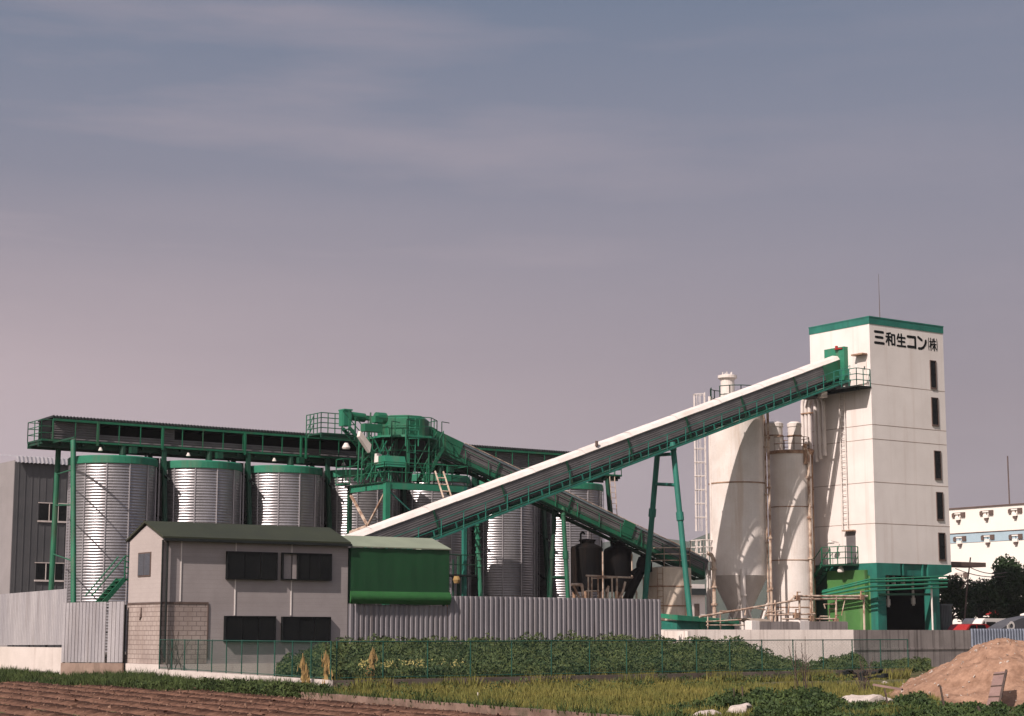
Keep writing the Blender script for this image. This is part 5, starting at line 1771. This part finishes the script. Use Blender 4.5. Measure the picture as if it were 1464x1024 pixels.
MT = thing("machinery_platform", "dark steel work platform with posts and railing right of the green tarpaulin", "platform", hitV(660, 850, 86.5))
m = MB(); a, b = hv(640, 821, 86.2), hv(681, 821, 86.2); m.box((a.x, 86.2, a.z - .1), (b.x, 88.2, a.z)); m.build("deck", M['dark'], MT)
m = MB(); m.rail([(a.x, 86.25, a.z), (b.x, 86.25, a.z)], 1.1, .8, .03, 1)
m.build("railing", M['green_dk'], MT)
m = MB()
for x, y0, r_ in ((664, 757, .09), (656, 795, .12), (648, 800, .05)):
    q = hv(x, y0, 87.0); m.tube((q.x, 87, 1), q, r_, 8)
m.build("post", M['green_dk'], MT)
m = MB(); q0_, q1_ = hv(682, 752, 86.3), hv(687, 850, 86.3); m.tube(q1_ + (q1_ - q0_) * .3, q0_, .13, 8)
for k in range(7):
    f = k / 6; p = q0_.lerp(q1_, f * .6); m.tube(p, p + Vector((0, 0, .12)), .18, 8)
m.build("riser", M['green_lt'], MT)
m = MB(); q = hv(653, 829, 86.1); m.lathe(q, [(0, .2), (.15, .2), (.22, 0), (.15, -.2), (0, -.2)], 10); m.build("work_lamp", M['straw'], MT)

# ================================================================== THINGS BEHIND THE CONCRETE WALL
GS = thing("pump_shed", "low flat teal green shed just behind the pale concrete wall", "shed", hitV(1010, 900, 78))
p, q = hitV(968, 903, 80.4), hitV(1050, 885, 80.4)
m = MB(); m.box((p.x, 80.4, 1.0), (q.x, 81.8, q.z - .1)); m.build("wall", M['teal'], GS)
xm = hitV(1000, 890, 80.4).x
m = MB(); m.box((xm, 80.31, 1.0), (xm + .35, 80.395, q.z - .12)); m.build("corner_post", M['green_lt'], GS)
m = MB(); m.hexa([(p.x - .2, 80.1, q.z - .097), (q.x + .1, 80.1, q.z - .297), (q.x + .1, 82.0, q.z - .14), (p.x - .2, 82.0, q.z + .1), (p.x - .2, 80.1, q.z + .2), (q.x + .1, 80.1, q.z - .1), (q.x + .1, 82.0, q.z + .05), (p.x - .2, 82.0, q.z + .32)]); m.build("roof", M['green_lt'], GS)
for i, (x0, x1, mt, lab) in enumerate(((1075, 1086, 'white', "small white concrete block on the wall left of the long grey one"), (1087, 1143, 'concrete_dk', "long low grey concrete plinth on the wall under the narrower white silo"), (1144, 1157, 'white', "small white concrete block beside the right grey plinth"), (1158, 1212, 'concrete_dk', "low grey rubble plinth in front of the green annex"))):
    a, b = hitV(x0, 890, 78.7), hitV(x1, 890, 78.7)
    m = MB(); z1 = hitV(x0, 888, 78.7).z - (.05 if i % 2 else 0)
    m.box((a.x, 78.7, 0.0), (b.x, 79.3, z1)); m.box((a.x + .04, 78.74, z1 + .002), (b.x - .05, 79.26, z1 + .03))
    tag(m.build("plinth_block", M[mt]), lab, "block", "plinth blocks behind the concrete wall")
PK = thing("pipe_rack", "rust stained pipe rack with sagging horizontal pipes before the two white silos", "pipe rack", hitV(1130, 890, 77.8))
vv_ = 79.6
m = MB()
m.tube(hv(1000, 882), hv(1145, 857), .06, 8); m.tube(hv(1135, 852.5), hv(1240, 852.5), .07, 8); m.tube(hv(1140, 857), hv(1228, 856), .06, 8)
m.tube(hv(1094, 880), hv(1165, 878), .06, 6); m.tube(hv(1118, 885), hv(1196, 885), .06, 6); m.tube(hv(1120, 889.5), hv(1196, 889.5), .05, 6); m.tube(hv(1095, 876), hv(1120, 873), .05, 6)
m.path([hv(1127, 880), hv(1128, 862), hv(1133, 855), hv(1140, 853)], .05, 8); m.path([hv(1180, 870), hv(1178, 864), hv(1194, 864)], .04, 6)
for x, y0 in ((1108, 858), (1159, 853), (1195, 853), (1235, 853), (1143, 857)):
    m.tube(hv(x, y0), Vector((hv(x, 890).x, vv_, 0)), .065, 8)
m.tube(hv(1010, 894), hv(1075, 894), .04, 6)
m.path([hv(1209, 853), hv(1203, 880)], .03, 6)
for x, y, hgt in ((1012, 886, 14), (1030, 884, 18), (1098, 884, 20), (1112, 880, 12), (1127, 884, 16), (1172, 882, 10), (1186, 880, 18)):
    a_ = hv(x, y + 10, 79.9); m.tube((a_.x, 79.9, 0), (a_.x, 79.9, a_.z + hgt * .045), .04, 6)
    m.tube((a_.x, 79.9, a_.z + hgt * .045), (a_.x + .5, 79.7, a_.z + hgt * .045), .035, 6)
m.path([hv(1065, 880), hv(1066, 871), hv(1080, 869), hv(1094, 872)], .05, 6); m.tube(hv(1010, 889), hv(1060, 886), .05, 6)
m.build("pipework", M['rustpipe'], PK)
m = MB()
for x, y in ((1140, 855), (1138, 880), (1231, 854), (1160, 884), (1195, 888)):
    p = hv(x, y); m.cbox(p, (.3, .22, .3)); m.tube(p + Z * .1, p + Z * .38, .05, 6); m.tube(p + Vector((-.15, -.12, .34)), p + Vector((.15, -.12, .34)), .03, 6)
m.build("valve", M['rust'], PK)
m = MB(); a, b = hv(1062, 884), hv(1100, 890)
m.prism([(a.x, 79.3, a.z), (b.x - .8, 79.3, a.z - .02), (b.x, 79.3, b.z + .1), (b.x - .6, 79.3, b.z), (a.x + .9, 79.3, b.z)], (0, 1.2, 0)); tag(m.build("canvas_cover", M['cream']), "sagging dirty canvas cover on top of the pipes in front of the large silo", "cover")

# dark bin and vehicles
BIN = thing("waste_bin", "large dark ribbed bin beside the right column of the truck bay", "bin", at(1360, 900, 122))
a, b = at(1346, 900, 121), at(1373, 866, 121)
m = MB(); m.hexa([(a.x + .1, a.y, 1), (b.x - .1, a.y, 1), (b.x - .1, a.y + 2, 1), (a.x + .1, a.y + 2, 1), (a.x, a.y, b.z), (b.x, a.y, b.z), (b.x, a.y + 2, b.z), (a.x, a.y + 2, b.z)]); m.build("body", M['dark_side'], BIN)
m = MB()
for i in range(6):
    x = a.x + .1 + (b.x - a.x - .3) * i / 5; m.beam((x + .02, a.y - .03, 1.05), (x + .02, a.y - .03, b.z), .09, .05, up=(0, 1, 0))
m.box((a.x - .05, a.y - .06, b.z + .002), (b.x + .05, a.y + 2.05, b.z + .12)); m.build("rim", M['dark_side'], BIN)


def wheel(par, c, r, w=.2):
    m = MB(); m.tube(c + Vector((0, -w / 2, 0)), c + Vector((0, w / 2, 0)), r, 18); o = m.build("wheel", M['rubber'], par)
    m = MB(); m.tube(c + Vector((0, -w / 2 - .01, 0)), c + Vector((0, -w / 2 - .003, 0)), r * .6, 14); m.build("rim", M['galv_fence'], o)


def vehicle(name, label, cat, org, L, W, prof, wins, paint, wr_, wx):
    """prof: side outline (x, z) ; wins: list of (x0, z0, x1, z1, x2, x3)"""
    t = thing(name, label, cat, org)
    o = Vector(org)
    m = MB(); m.prism([o + Vector((x, 0, z)) for x, z in prof], (0, W, 0)); bd = m.build("body", paint, t)
    for (pa, pb, pc, pd) in wins:
        m = MB(); m.prism([o + Vector((x, -.012, z)) for x, z in (pa, pb, pc, pd)], (0, .010, 0)); m.build("window", M['glass'], t)
    for x in wx:
        wheel(t, o + Vector((x, .05, wr_)), wr_)
    m = MB(); m.box(o + Vector((-.05, .1, .35)), o + Vector((0.0, W - .1, .55))); m.build("bumper", M['dark'], t)
    m = MB(); m.lathe(o + Vector((.03, .2, .72)), [(0, .08), (.08, .06), (.08, -.06), (0, -.08)], 8); m.build("headlight", M['vanwhite'], t)
    return t


vo = at(1390, 915, 127); zv = 1.0
p = at(1394, 886, 120.5)
vehicle("van", "white van with dark side windows parked behind the bluish fence", "van", (p.x, p.y, zv), 4.6, 1.7,
        [(0, .35), (0.05, .9), (.30, 1.15), (.75, 1.80), (1.0, 1.95), (4.3, 1.95), (4.5, 1.85), (4.6, .9), (4.6, .35)],
        [((.42, 1.15), (.85, 1.15), (.95, 1.75), (.85, 1.75)), ((1.0, 1.15), (2.0, 1.15), (2.0, 1.72), (1.1, 1.72)), ((2.15, 1.15), (3.1, 1.15), (3.1, 1.72), (2.15, 1.72)), ((3.25, 1.15), (4.35, 1.15), (4.3, 1.72), (3.25, 1.72))], M['vanwhite'], .32, (.85, 3.7))
m = MB(); q = at(1414, 880, 127); m.box((q.x - .5, p.y + .3, zv + 1.955), (q.x + .5, p.y + 1.3, zv + 2.05)); m.lathe((q.x, p.y + .8, zv + 2.06), [(.3, 0), (.25, .2), (0, .28)], 10); vn = m.build("roof_rack", M['vanwhite'], [o for o in SC.objects if o.name == 'van'][0])
p = at(1370, 893, 118)
vehicle("car", "red car, only its bonnet and roof edge show above the wall", "car", (p.x, p.y, 1.05), 3.6, 1.6,
        [(0, .3), (0, 1.0), (.7, 1.12), (1.15, 1.5), (1.6, 1.53), (2.7, 1.52), (3.0, 1.38), (3.3, 1.3), (3.35, .3)],
        [((.95, 1.15), (1.7, 1.15), (1.7, 1.46), (1.2, 1.44)), ((1.8, 1.15), (2.7, 1.15), (2.55, 1.46), (1.8, 1.46))], M['red'], .3, (.7, 2.6))
TB = thing("covered_load", "grey tarpaulin cover with a white round mark beside the white van", "cover", at(1455, 905, 121))
p = at(1432, 899, 117)
m = MB()
pr = [(0, 0), (1.0, .42), (1.9, .66), (3.4, .86), (5.0, .9), (5.2, -.9), (0, -.9)]
m.prism([p + Vector((x, 0, z)) for x, z in pr], (0, 1.2, 0)); m.build("tarpaulin", M['greytarp'], TB)
m = MB()
q = at(1457.5, 895, 117); c_ = Vector((q.x, p.y - .03, q.z))
k = 20
for i in range(k):
    a0, a1 = 2 * math.pi * i / k, 2 * math.pi * (i + 1) / k
    m.quad(*[c_ + Vector((r_ * math.cos(a), 0, r_ * math.sin(a))) for r_, a in ((.15, a0), (.30, a0), (.30, a1), (.15, a1))])
for x, h in ((1446, .2), (1449, .28), (1452, .22)):
    q = at(x, 898, 117); m.box((q.x, p.y - .03, q.z - .1), (q.x + .07, p.y - .01, q.z + h))
m.build("white_mark", M['vanwhite'], TB)
RS = thing("red_hut", "small red roofed hut at the right edge behind the grey tarpaulin", "hut", at(1470, 900, 138))
p = at(1459, 879, 138)
m = MB(); m.box((p.x, p.y, 1), (p.x + 4, p.y + 3, p.z)); m.build("wall", M['cream'], RS)
m = MB(); m.prism([(p.x - .4, p.y - .3, p.z), (p.x - .4, p.y + 3.3, p.z), (p.x - .4, p.y + 1.5, p.z + .8)], (4.8, 0, 0)); m.build("roof", M['red'], RS)
LB = thing("low_house", "distant low white house with dark roof seen under the dark conveyor's lower end", "house", at(1005, 850, 170))
p, q = at(984, 857, 170), at(1022, 835, 170)
m = MB(); m.box((p.x, p.y, 1), (q.x, p.y + 4, q.z)); m.build("wall", M['white'], LB)
m = MB(); zz = at(1000, 846, 170).z; m.prism([(p.x - .5, p.y - .6, zz - .3), (p.x - .5, p.y - .2, zz + .3), (p.x - .5, p.y + 0, zz - .3)], (q.x - p.x + 1, 0, 0)); m.build("roof", M['dark'], LB)
m = MB(); e = at(1003, 848, 170); m.box((e.x - .3, p.y - .05, 2.4), (e.x + .3, p.y - .003, zz - 1.1)); m.build("window", M['brown'], LB)

# ================================================================== LEFT BACKGROUND BUILDING
LF = thing("factory_building", "grey clad factory building at the left edge with strip windows", "building", at(22, 880, 128))
cl = at(22, 660, 128); clx, cly = cl.x, cl.y
zr_ = cl.z
xr_ = hitV(125, 700, cly).x
yl_ = hitU(-40, 660, clx).y
m = MB(); m.box((clx, cly, 1), (xr_, cly + 6, zr_)); m.build("wall", M['darkgrey'], LF)
m = MB(); m.box((clx - .05, cly + .0, 1), (clx - .003, yl_, zr_ + .1)); m.build("end_wall", M['greywall'], LF)
m = MB()
nn = int((xr_ - clx) / .30)
vv, ff = [], []
zq1 = hitV(60, 657, cly).z
for i in range(nn * 4 + 1):
    x = clx + (xr_ - clx) * i / (nn * 4)
    o = .07 * (.5 - .5 * math.cos(2 * math.pi * i / 4))
    vv += [(x, cly - .35, zr_ - .1 + o), (x, cly - .1, zr_ + .35 + o), (x, cly + 6.3, zr_ + 1.0 + o)]
for i in range(nn * 4):
    k = 3 * i
    ff += [(k, k + 3, k + 4, k + 1), (k + 1, k + 4, k + 5, k + 2)]
m.add(vv, ff); m.build("roof", M['galv_fence'], LF)
m = MB(); 
for i in range(int((xr_ - clx) / .5)):
    x = clx + .25 + i * .5; m.box((x, cly - .03, 1), (x + .05, cly - .002, zr_ - .12))
m.build("cladding_rib", M['darkgrey'], LF)
for (x0, x1, y0, y1) in ((56, 95, 721, 744), (51, 90, 806, 829)):
    a, b = hitV(x0, y1, cly - .06), hitV(x1, y0, cly - .06)
    f = MB(); f.box((a.x - .1, cly - .1, a.z - .12), (b.x + .1, cly - .033, a.z)); f.box((a.x - .1, cly - .09, b.z), (b.x + .1, cly - .033, b.z + .06)); w = f.build("window", M['concrete'], LF)
    g = MB(); g.box((a.x, cly - .05, a.z + .002), (b.x, cly - .034, b.z - .002)); g.build("pane", M['glass'], w)
    g = MB()
    for fr in (.35, .68):
        x = a.x + (b.x - a.x) * fr; g.box((x, cly - .08, a.z + .004), (x + .06, cly - .052, b.z - .004))
    g.build("mullion", M['concrete'], w)

# ================================================================== RIGHT BACKGROUND BUILDING
WB = thing("white_warehouse", "huge white warehouse wall with a pale blue band at the right edge", "building", at(1464, 880, 158))
wx = at(1464, 722, 158).x
def wu(x, y):
    return hitU(x, y, wx)
wy0, wy1 = wu(1520, 730).y, wu(1340, 730).y
zw = wu(1464, 721).z
m = MB()
m.box((wx, wy0, 1), (wx + 40, wy1 + 14, zw)); m.build("wall", M['farwhite'], WB)
m = MB(); m.box((wx - .12, wy0 - .1, zw + .003), (wx + 40, wy1 + 14, zw + .10)); m.build("roof_edge", M['brown'], WB)
m = MB(); zz = wu(1411, 767).z; m.box((wx - .05, wy0, zz - .45), (wx - .003, wy1 + 14, zz + .35)); m.build("band", M['paleblue'], WB)
m = MB(); m.box((wx - .09, wy0, zz + .355), (wx - .003, wy1 + 14, zz + .43)); m.build("band_edge", M['brown'], WB)
for x, y in ((1371, 739), (1411, 736), (1452, 733), (1373, 773), (1413, 771), (1453, 770), (1375, 825)):
    p = wu(x, y)
    m = MB(); m.box((wx - .15, p.y - .75, p.z - .05), (wx - .003, p.y - .3, p.z + .38))
    m.box((wx - .10, p.y - .70, p.z + .33), (wx - .003, p.y + .68, p.z + .37)); m.box((wx - .15, p.y + .42, p.z - .05), (wx - .003, p.y + .72, p.z + .30)); m.box((wx - .05, p.y - .05, p.z - .3), (wx - .003, p.y + .05, p.z + .3)); m.box((wx - .2, p.y - .15, p.z - .55), (wx - .003, p.y + .12, p.z - .3))
    fx = m.build("wall_vent", M['brown'], WB)
    m = MB(); m.box((wx - .12, p.y - .29, p.z + .22), (wx - .003, p.y + .41, p.z + .32)); m.box((wx - .2, p.y - .25, p.z - .29), (wx - .003, p.y + .3, p.z - .02)); m.build("hood", M['farwhite'], fx)
m = MB(); p = hitU(1442, 690, wx + 3); m.tube((wx + 3, p.y, zw), (wx + 3, p.y, hitU(1442, 652, wx + 3).z), .06, 6); m.build("mast", M['brown'], WB)

# trees at the right
def tree(x, depth, ytop, wpx, label, seed, n):
    rng = random.Random(seed)
    base = at(x, 900, depth); base.z = 1.0
    top = at(x, ytop, depth).z
    h = top - 1
    rw = wpx * depth / 2629 / 2
    t = thing("tree", label, "tree", base, "trees in front of the white warehouse")
    m = MB()
    m.tube(base, base + Vector((.1, 0, h * .45)), .2, 8, .14)
    blobs = []
    for k in range(13):
        a = rng.uniform(0, 6.283)
        rr = rw * (.2 + .75 * rng.random())
        z = h * rng.uniform(.38, .95)
        rr *= 1.0 if z < h * .75 else .55
        c = base + Vector((rr * math.cos(a), rr * math.sin(a) * .8, z))
        m.tube(base + Vector((.1, 0, h * .42)), c, .09, 6, .03)
        blobs.append((c, rw * rng.uniform(.28, .46)))
    m.build("trunk", M['bark'], t)
    q = MB()
    for _ in range(n):
        c, r_ = rng.choice(blobs)
        d = Vector((rng.gauss(0, 1), rng.gauss(0, 1), rng.gauss(0, 1) * .7)).normalized() * r_ * (rng.random() ** .4)
        leaf(q, c + d, .16, rng)
    q.build("crown", M['crown'], t)


tree(1358, 131, 828, 84, "low broad leafed tree just right of the tower's truck bay", 1, 4200)
tree(1400, 134, 826, 88, "rounded middle tree behind the white van", 2, 4200)
tree(1450, 136, 806, 108, "tallest dark tree at the right edge in front of the warehouse", 3, 12000)
# wires and small pole
PL = thing("utility_pole", "thin leaning pole with cross arms and wires above the trees", "pole", at(1376, 850, 129))
p, q = at(1374, 860, 129), at(1387.5, 797, 129)
m = MB(); m.tube(p - Z * 3, at(1383, 835, 129), .06, 6); m.tube(at(1383, 835, 129), q, .05, 6); m.tube(at(1374, 842, 129), at(1384, 828, 129), .05, 5); m.build("post", M['brown'], PL)
m = MB()
for (xa, ya, xb, yb) in ((1366, 813, 1437, 824), (1358, 823, 1410, 831), (1388, 812, 1440, 818)):
    a, b = at(xa, ya, 128), at(xb, yb, 134); prev = None
    for k in range(9):
        f = k / 8; c_ = a.lerp(b, f) - Z * (.25 * 4 * f * (1 - f)); 
        if prev is not None: m.tube(prev, c_, .03, 4)
        prev = c_
m.build("wire", M['brown'], PL)

# ================================================================== FOREGROUND RIGHT: sand, rubble, stakes
rng = random.Random(4)
cS = ground(1446, 55.0)
m = MB()
RS_, N1, N2 = 4.5, 76, 150
HS = at(1441, 915.5, 55).z
vv, ff = [], []
def hnoise(x, y):
    return .10 * math.sin(x * 1.9 + 1) * math.sin(y * 1.6) + .05 * math.sin(x * 4.3 + y * 3.1) + .045 * math.sin(x * 7 + 2 + math.sin(y * 3)) * math.sin(y * 6.3 + math.sin(x * 4)) + .02 * math.sin(x * 17 + 3 * math.sin(y * 5)) * math.sin(y * 15)
for i in range(N1 + 1):
    for j in range(N2):
        r = RS_ * i / N1
        a = 2 * math.pi * j / N2
        x, y = r * math.cos(a), r * math.sin(a)
        dx = x * RT.x + y * RT.y
        dy = x * FW.x + y * FW.y
        sx = 1.0 / 1.0 if dx > 0 else 1.0
        t = r / RS_
        z = HS * (max(0, 1 - t * 1.16) ** 0.95 * .93 + .07 * math.exp(-(t * 5) ** 2)) if t < .86 else 0
        z = HS * max(0.0, (math.cos(min(1, t) * math.pi) * .5 + .5)) ** .92
        z += hnoise(x, y) * min(1, (1 - t) * 3) + rng.uniform(-.02, .02)
        vv.append((cS.x + x, cS.y + y, max(-.05, z - .03)))
for i in range(N1):
    for j in range(N2):
        ff.append((i * N2 + j, i * N2 + (j + 1) % N2, (i + 1) * N2 + (j + 1) % N2, (i + 1) * N2 + j))
m.add(vv, ff)
tag(m.build("sand_pile", M['sand'], origin=cS, smooth=True), "big heap of pinkish sand at the right edge", "sand pile")


def pile_z(p):
    t = min(1, (Vector((p.x, p.y, 0)) - Vector((cS.x, cS.y, 0))).length / RS_)
    return max(0, HS * (math.cos(t * math.pi) * .5 + .5) ** .92)


m = MB()
for _ in range(420):
    a = rng.uniform(0, 6.283); r = RS_ * .9 * rng.random() ** .6
    p = cS + Vector((r * math.cos(a), r * math.sin(a), 0)); p.z = pile_z(p) + hnoise(p.x - cS.x, p.y - cS.y) * .9
    s = rng.uniform(.02, .06)
    vs_ = [p + Vector((rng.uniform(-s, s), rng.uniform(-s, s), rng.uniform(-s, s))) for _k in range(4)]
    m.add(vs_, [(0, 1, 2), (0, 3, 1), (1, 3, 2), (2, 3, 0)])
tag(m.build("pebbles", M['stone'], origin=cS), kind="stuff", label="pale pebbles scattered over the sand heap", cat="pebbles")


def rock(x, y, depth, w, h, label, seed, lx_=1.0):
    rng = random.Random(seed)
    p = ground(x, depth)
    bm = bmesh.new(); bmesh.ops.create_icosphere(bm, subdivisions=4, radius=1)
    ph = [rng.uniform(0, 6) for _ in range(6)]
    pl = [(Vector((rng.gauss(0, 1), rng.gauss(0, 1), rng.gauss(0, 1))).normalized(), rng.uniform(.55, .85)) for _ in range(16)]
    for v in bm.verts:
        c = v.co.copy()
        c *= min([1.0] + [dd_ / c.dot(nn_) for nn_, dd_ in pl if c.dot(nn_) > .05])
        k = 1 + .05 * math.sin(c.x * 3 + ph[0]) * math.sin(c.y * 2.6 + ph[1]) + .04 * math.sin(c.z * 5 + ph[2] + c.x * 4) + .03 * math.sin(c.y * 9 + ph[3]) + rng.uniform(-.02, .02)
        for ax in range(3):
            v.co[ax] = c[ax] * k 
        v.co = Vector((v.co.x * w / 2, v.co.y * w * .42, max(-.3, v.co.z) * h / 1.0))
    rot = Matrix.Rotation(rng.uniform(-.3, .3) - YAW, 4, 'Z')
    bmesh.ops.transform(bm, matrix=rot, verts=bm.verts)
    me = bpy.data.meshes.new("boulder"); bm.to_mesh(me); bm.free(); me.materials.append(M['stone'])
    o = bpy.data.objects.new("boulder", me); COL.objects.link(o); o.location = p
    tag(o, label, "rock", "pale rubble stones")


rock(1014, 1022, 44.0, 1.0, .26, "flat pale boulder at the bottom edge, left of the weeds' tallest part", 1)
rock(1052, 1018, 44.6, .95, .40, "rounder pinkish boulder at the bottom edge beside the flat one", 2)
rock(1094, 1022, 43.2, .5, .12, "small half buried stone at the bottom edge right of the boulders", 6)
rock(1232, 990, 49.8, 1.3, .46, "long broken concrete lump at the left foot of the sand heap", 3)
rock(1262, 992, 49.9, .6, .38, "small grey rubble stone between the long lump and the sand heap", 4)
rock(1262, 955, 70.5, .5, .22, "white scrap lump lying by the dark wall behind the wire fence", 5)
m = MB(); a, b = at(1249, 979, 51.0), at(1290, 986, 50.6); m.beam(a, b, .16, .05); tag(m.build("plank", M['board']), "reddish plank lying on the rubble at the left foot of the sand heap", "plank")
# leaning board
BD = thing("leaning_board", "pinkish board with battens leaning against the sand heap", "board", at(1420, 1012, 49.3))
pts = [at(1410, 1013, 49.4), at(1428, 1013, 49.3), at(1439, 961, 51.4), at(1421, 963, 51.5)]
nrm_ = (pts[1] - pts[0]).cross(pts[3] - pts[0]).normalized()
if nrm_.dot(FW) > 0: nrm_ = -nrm_
m = MB(); m.prism(pts, nrm_ * .03); m.build("panel", M['board'], BD)
m = MB(); m.beam(pts[1] + nrm_ * .05, pts[2] + nrm_ * .05, .06, .06)
for f in (.08, .42, .72):
    a, b = pts[0].lerp(pts[3], 1 - f), pts[1].lerp(pts[2], 1 - f); m.beam(a + nrm_ * .045, b + nrm_ * .045, .05, .03)
m.build("batten", M['wood'], BD)
for x, y0, y1, d, w, lean, lab in ((1348, 1010, 980, 47.5, .055, -.07, "tall dark wooden stake in front of the sand heap"), (1399, 1022, 1010, 45.5, .06, -.02, "short dark stub of a stake below the leaning board"), (1268, 1006, 985, 48.5, .05, -.06, "dark stake at the left foot of the sand heap"),
                          (1061, 1010, 982, 47.5, .04, 0, "thin stake among the weeds above the boulders"), (1048, 1010, 984, 48.0, .03, .02, "very thin stake left of the other stake above the boulders"), (1150, 1005, 976, 49.0, .02, .03, "thin dry stem standing above the middle of the weeds"), (683, 1004, 990, 54.5, .035, 0, "short pale stake in the yellow green grass plot"), (822, 1022, 1012, 47.5, .03, 0, "short dark stake by the kerb in the grass plot")):
    a = at(x, y1, d); p = ground(x, d)
    m = MB(); m.beam(p, a + RT * lean, w, w * .8); tag(m.build("wooden_stake", M['concrete'] if x == 683 else M['wood'], origin=p), lab, "stake", "stakes in the field plots")
# debris near the dark wall
m = MB(); rng = random.Random(9)
p = ground(1243, 72)
for _ in range(14):
    c_ = p + RT * rng.uniform(-.8, .8) + FW * rng.uniform(-.3, .3) + Z * rng.uniform(.25, .55)
    m.beam(c_, c_ + Vector((rng.uniform(-.4, .4), rng.uniform(-.3, .3), rng.uniform(-.1, .15))), rng.uniform(.08, .25), rng.uniform(.03, .15))
tag(m.build("scrap_heap", M['dark'], origin=p), "dark scrap heap by the streaked wall behind the wire fence", "scrap")
# bare twigs
for x, d, h, lab in ((1150, 60, 2.1, "bare reddish twigs rising in front of the pale concrete wall"), (247, 80, 2.4, "bare leaning bush stems at the office corner behind the fence"), (1235, 62, 1.3, "dry bent reed stalk in the grass left of the sand heap")):
    m = MB(); rng = random.Random(x); p = ground(x, d)
    for _ in range(9):
        q = p + Vector((rng.gauss(0, .35), rng.gauss(0, .2), h * rng.uniform(.5, 1))); m.tube(p + Vector((rng.gauss(0, .2), rng.gauss(0, .1), 0)), q, .018, 4, .008)
        r_ = p.lerp(q, .6); m.tube(r_, r_ + Vector((rng.gauss(0, .25), 0, .3)), .01, 4, .005)
    tag(m.build("bare_shrub", M['wood'], origin=p), lab, "shrub", "bare stems along the fence")

# ================================================================== HAZE
m = MB(); m.box((-2350, -2350, -1), (2350, 2350, 260))
hz = m.build("haze", bpy.data.materials.new("summer_haze"), origin=(0, 0, 0))
tag(hz, "thin summer haze over the whole place", "haze", kind="stuff")
hm = hz.data.materials[0]
hm.use_nodes = True
hm.node_tree.nodes.clear()
ho = hm.node_tree.nodes.new("ShaderNodeOutputMaterial")
hv_ = hm.node_tree.nodes.new("ShaderNodeVolumePrincipled")
hv_.inputs["Color"].default_value = (0.93, 0.93, 0.97, 1)
hv_.inputs["Density"].default_value = 0.00011
hv_.inputs["Anisotropy"].default_value = 0.0
hm.node_tree.links.new(hv_.outputs[0], ho.inputs["Volume"])
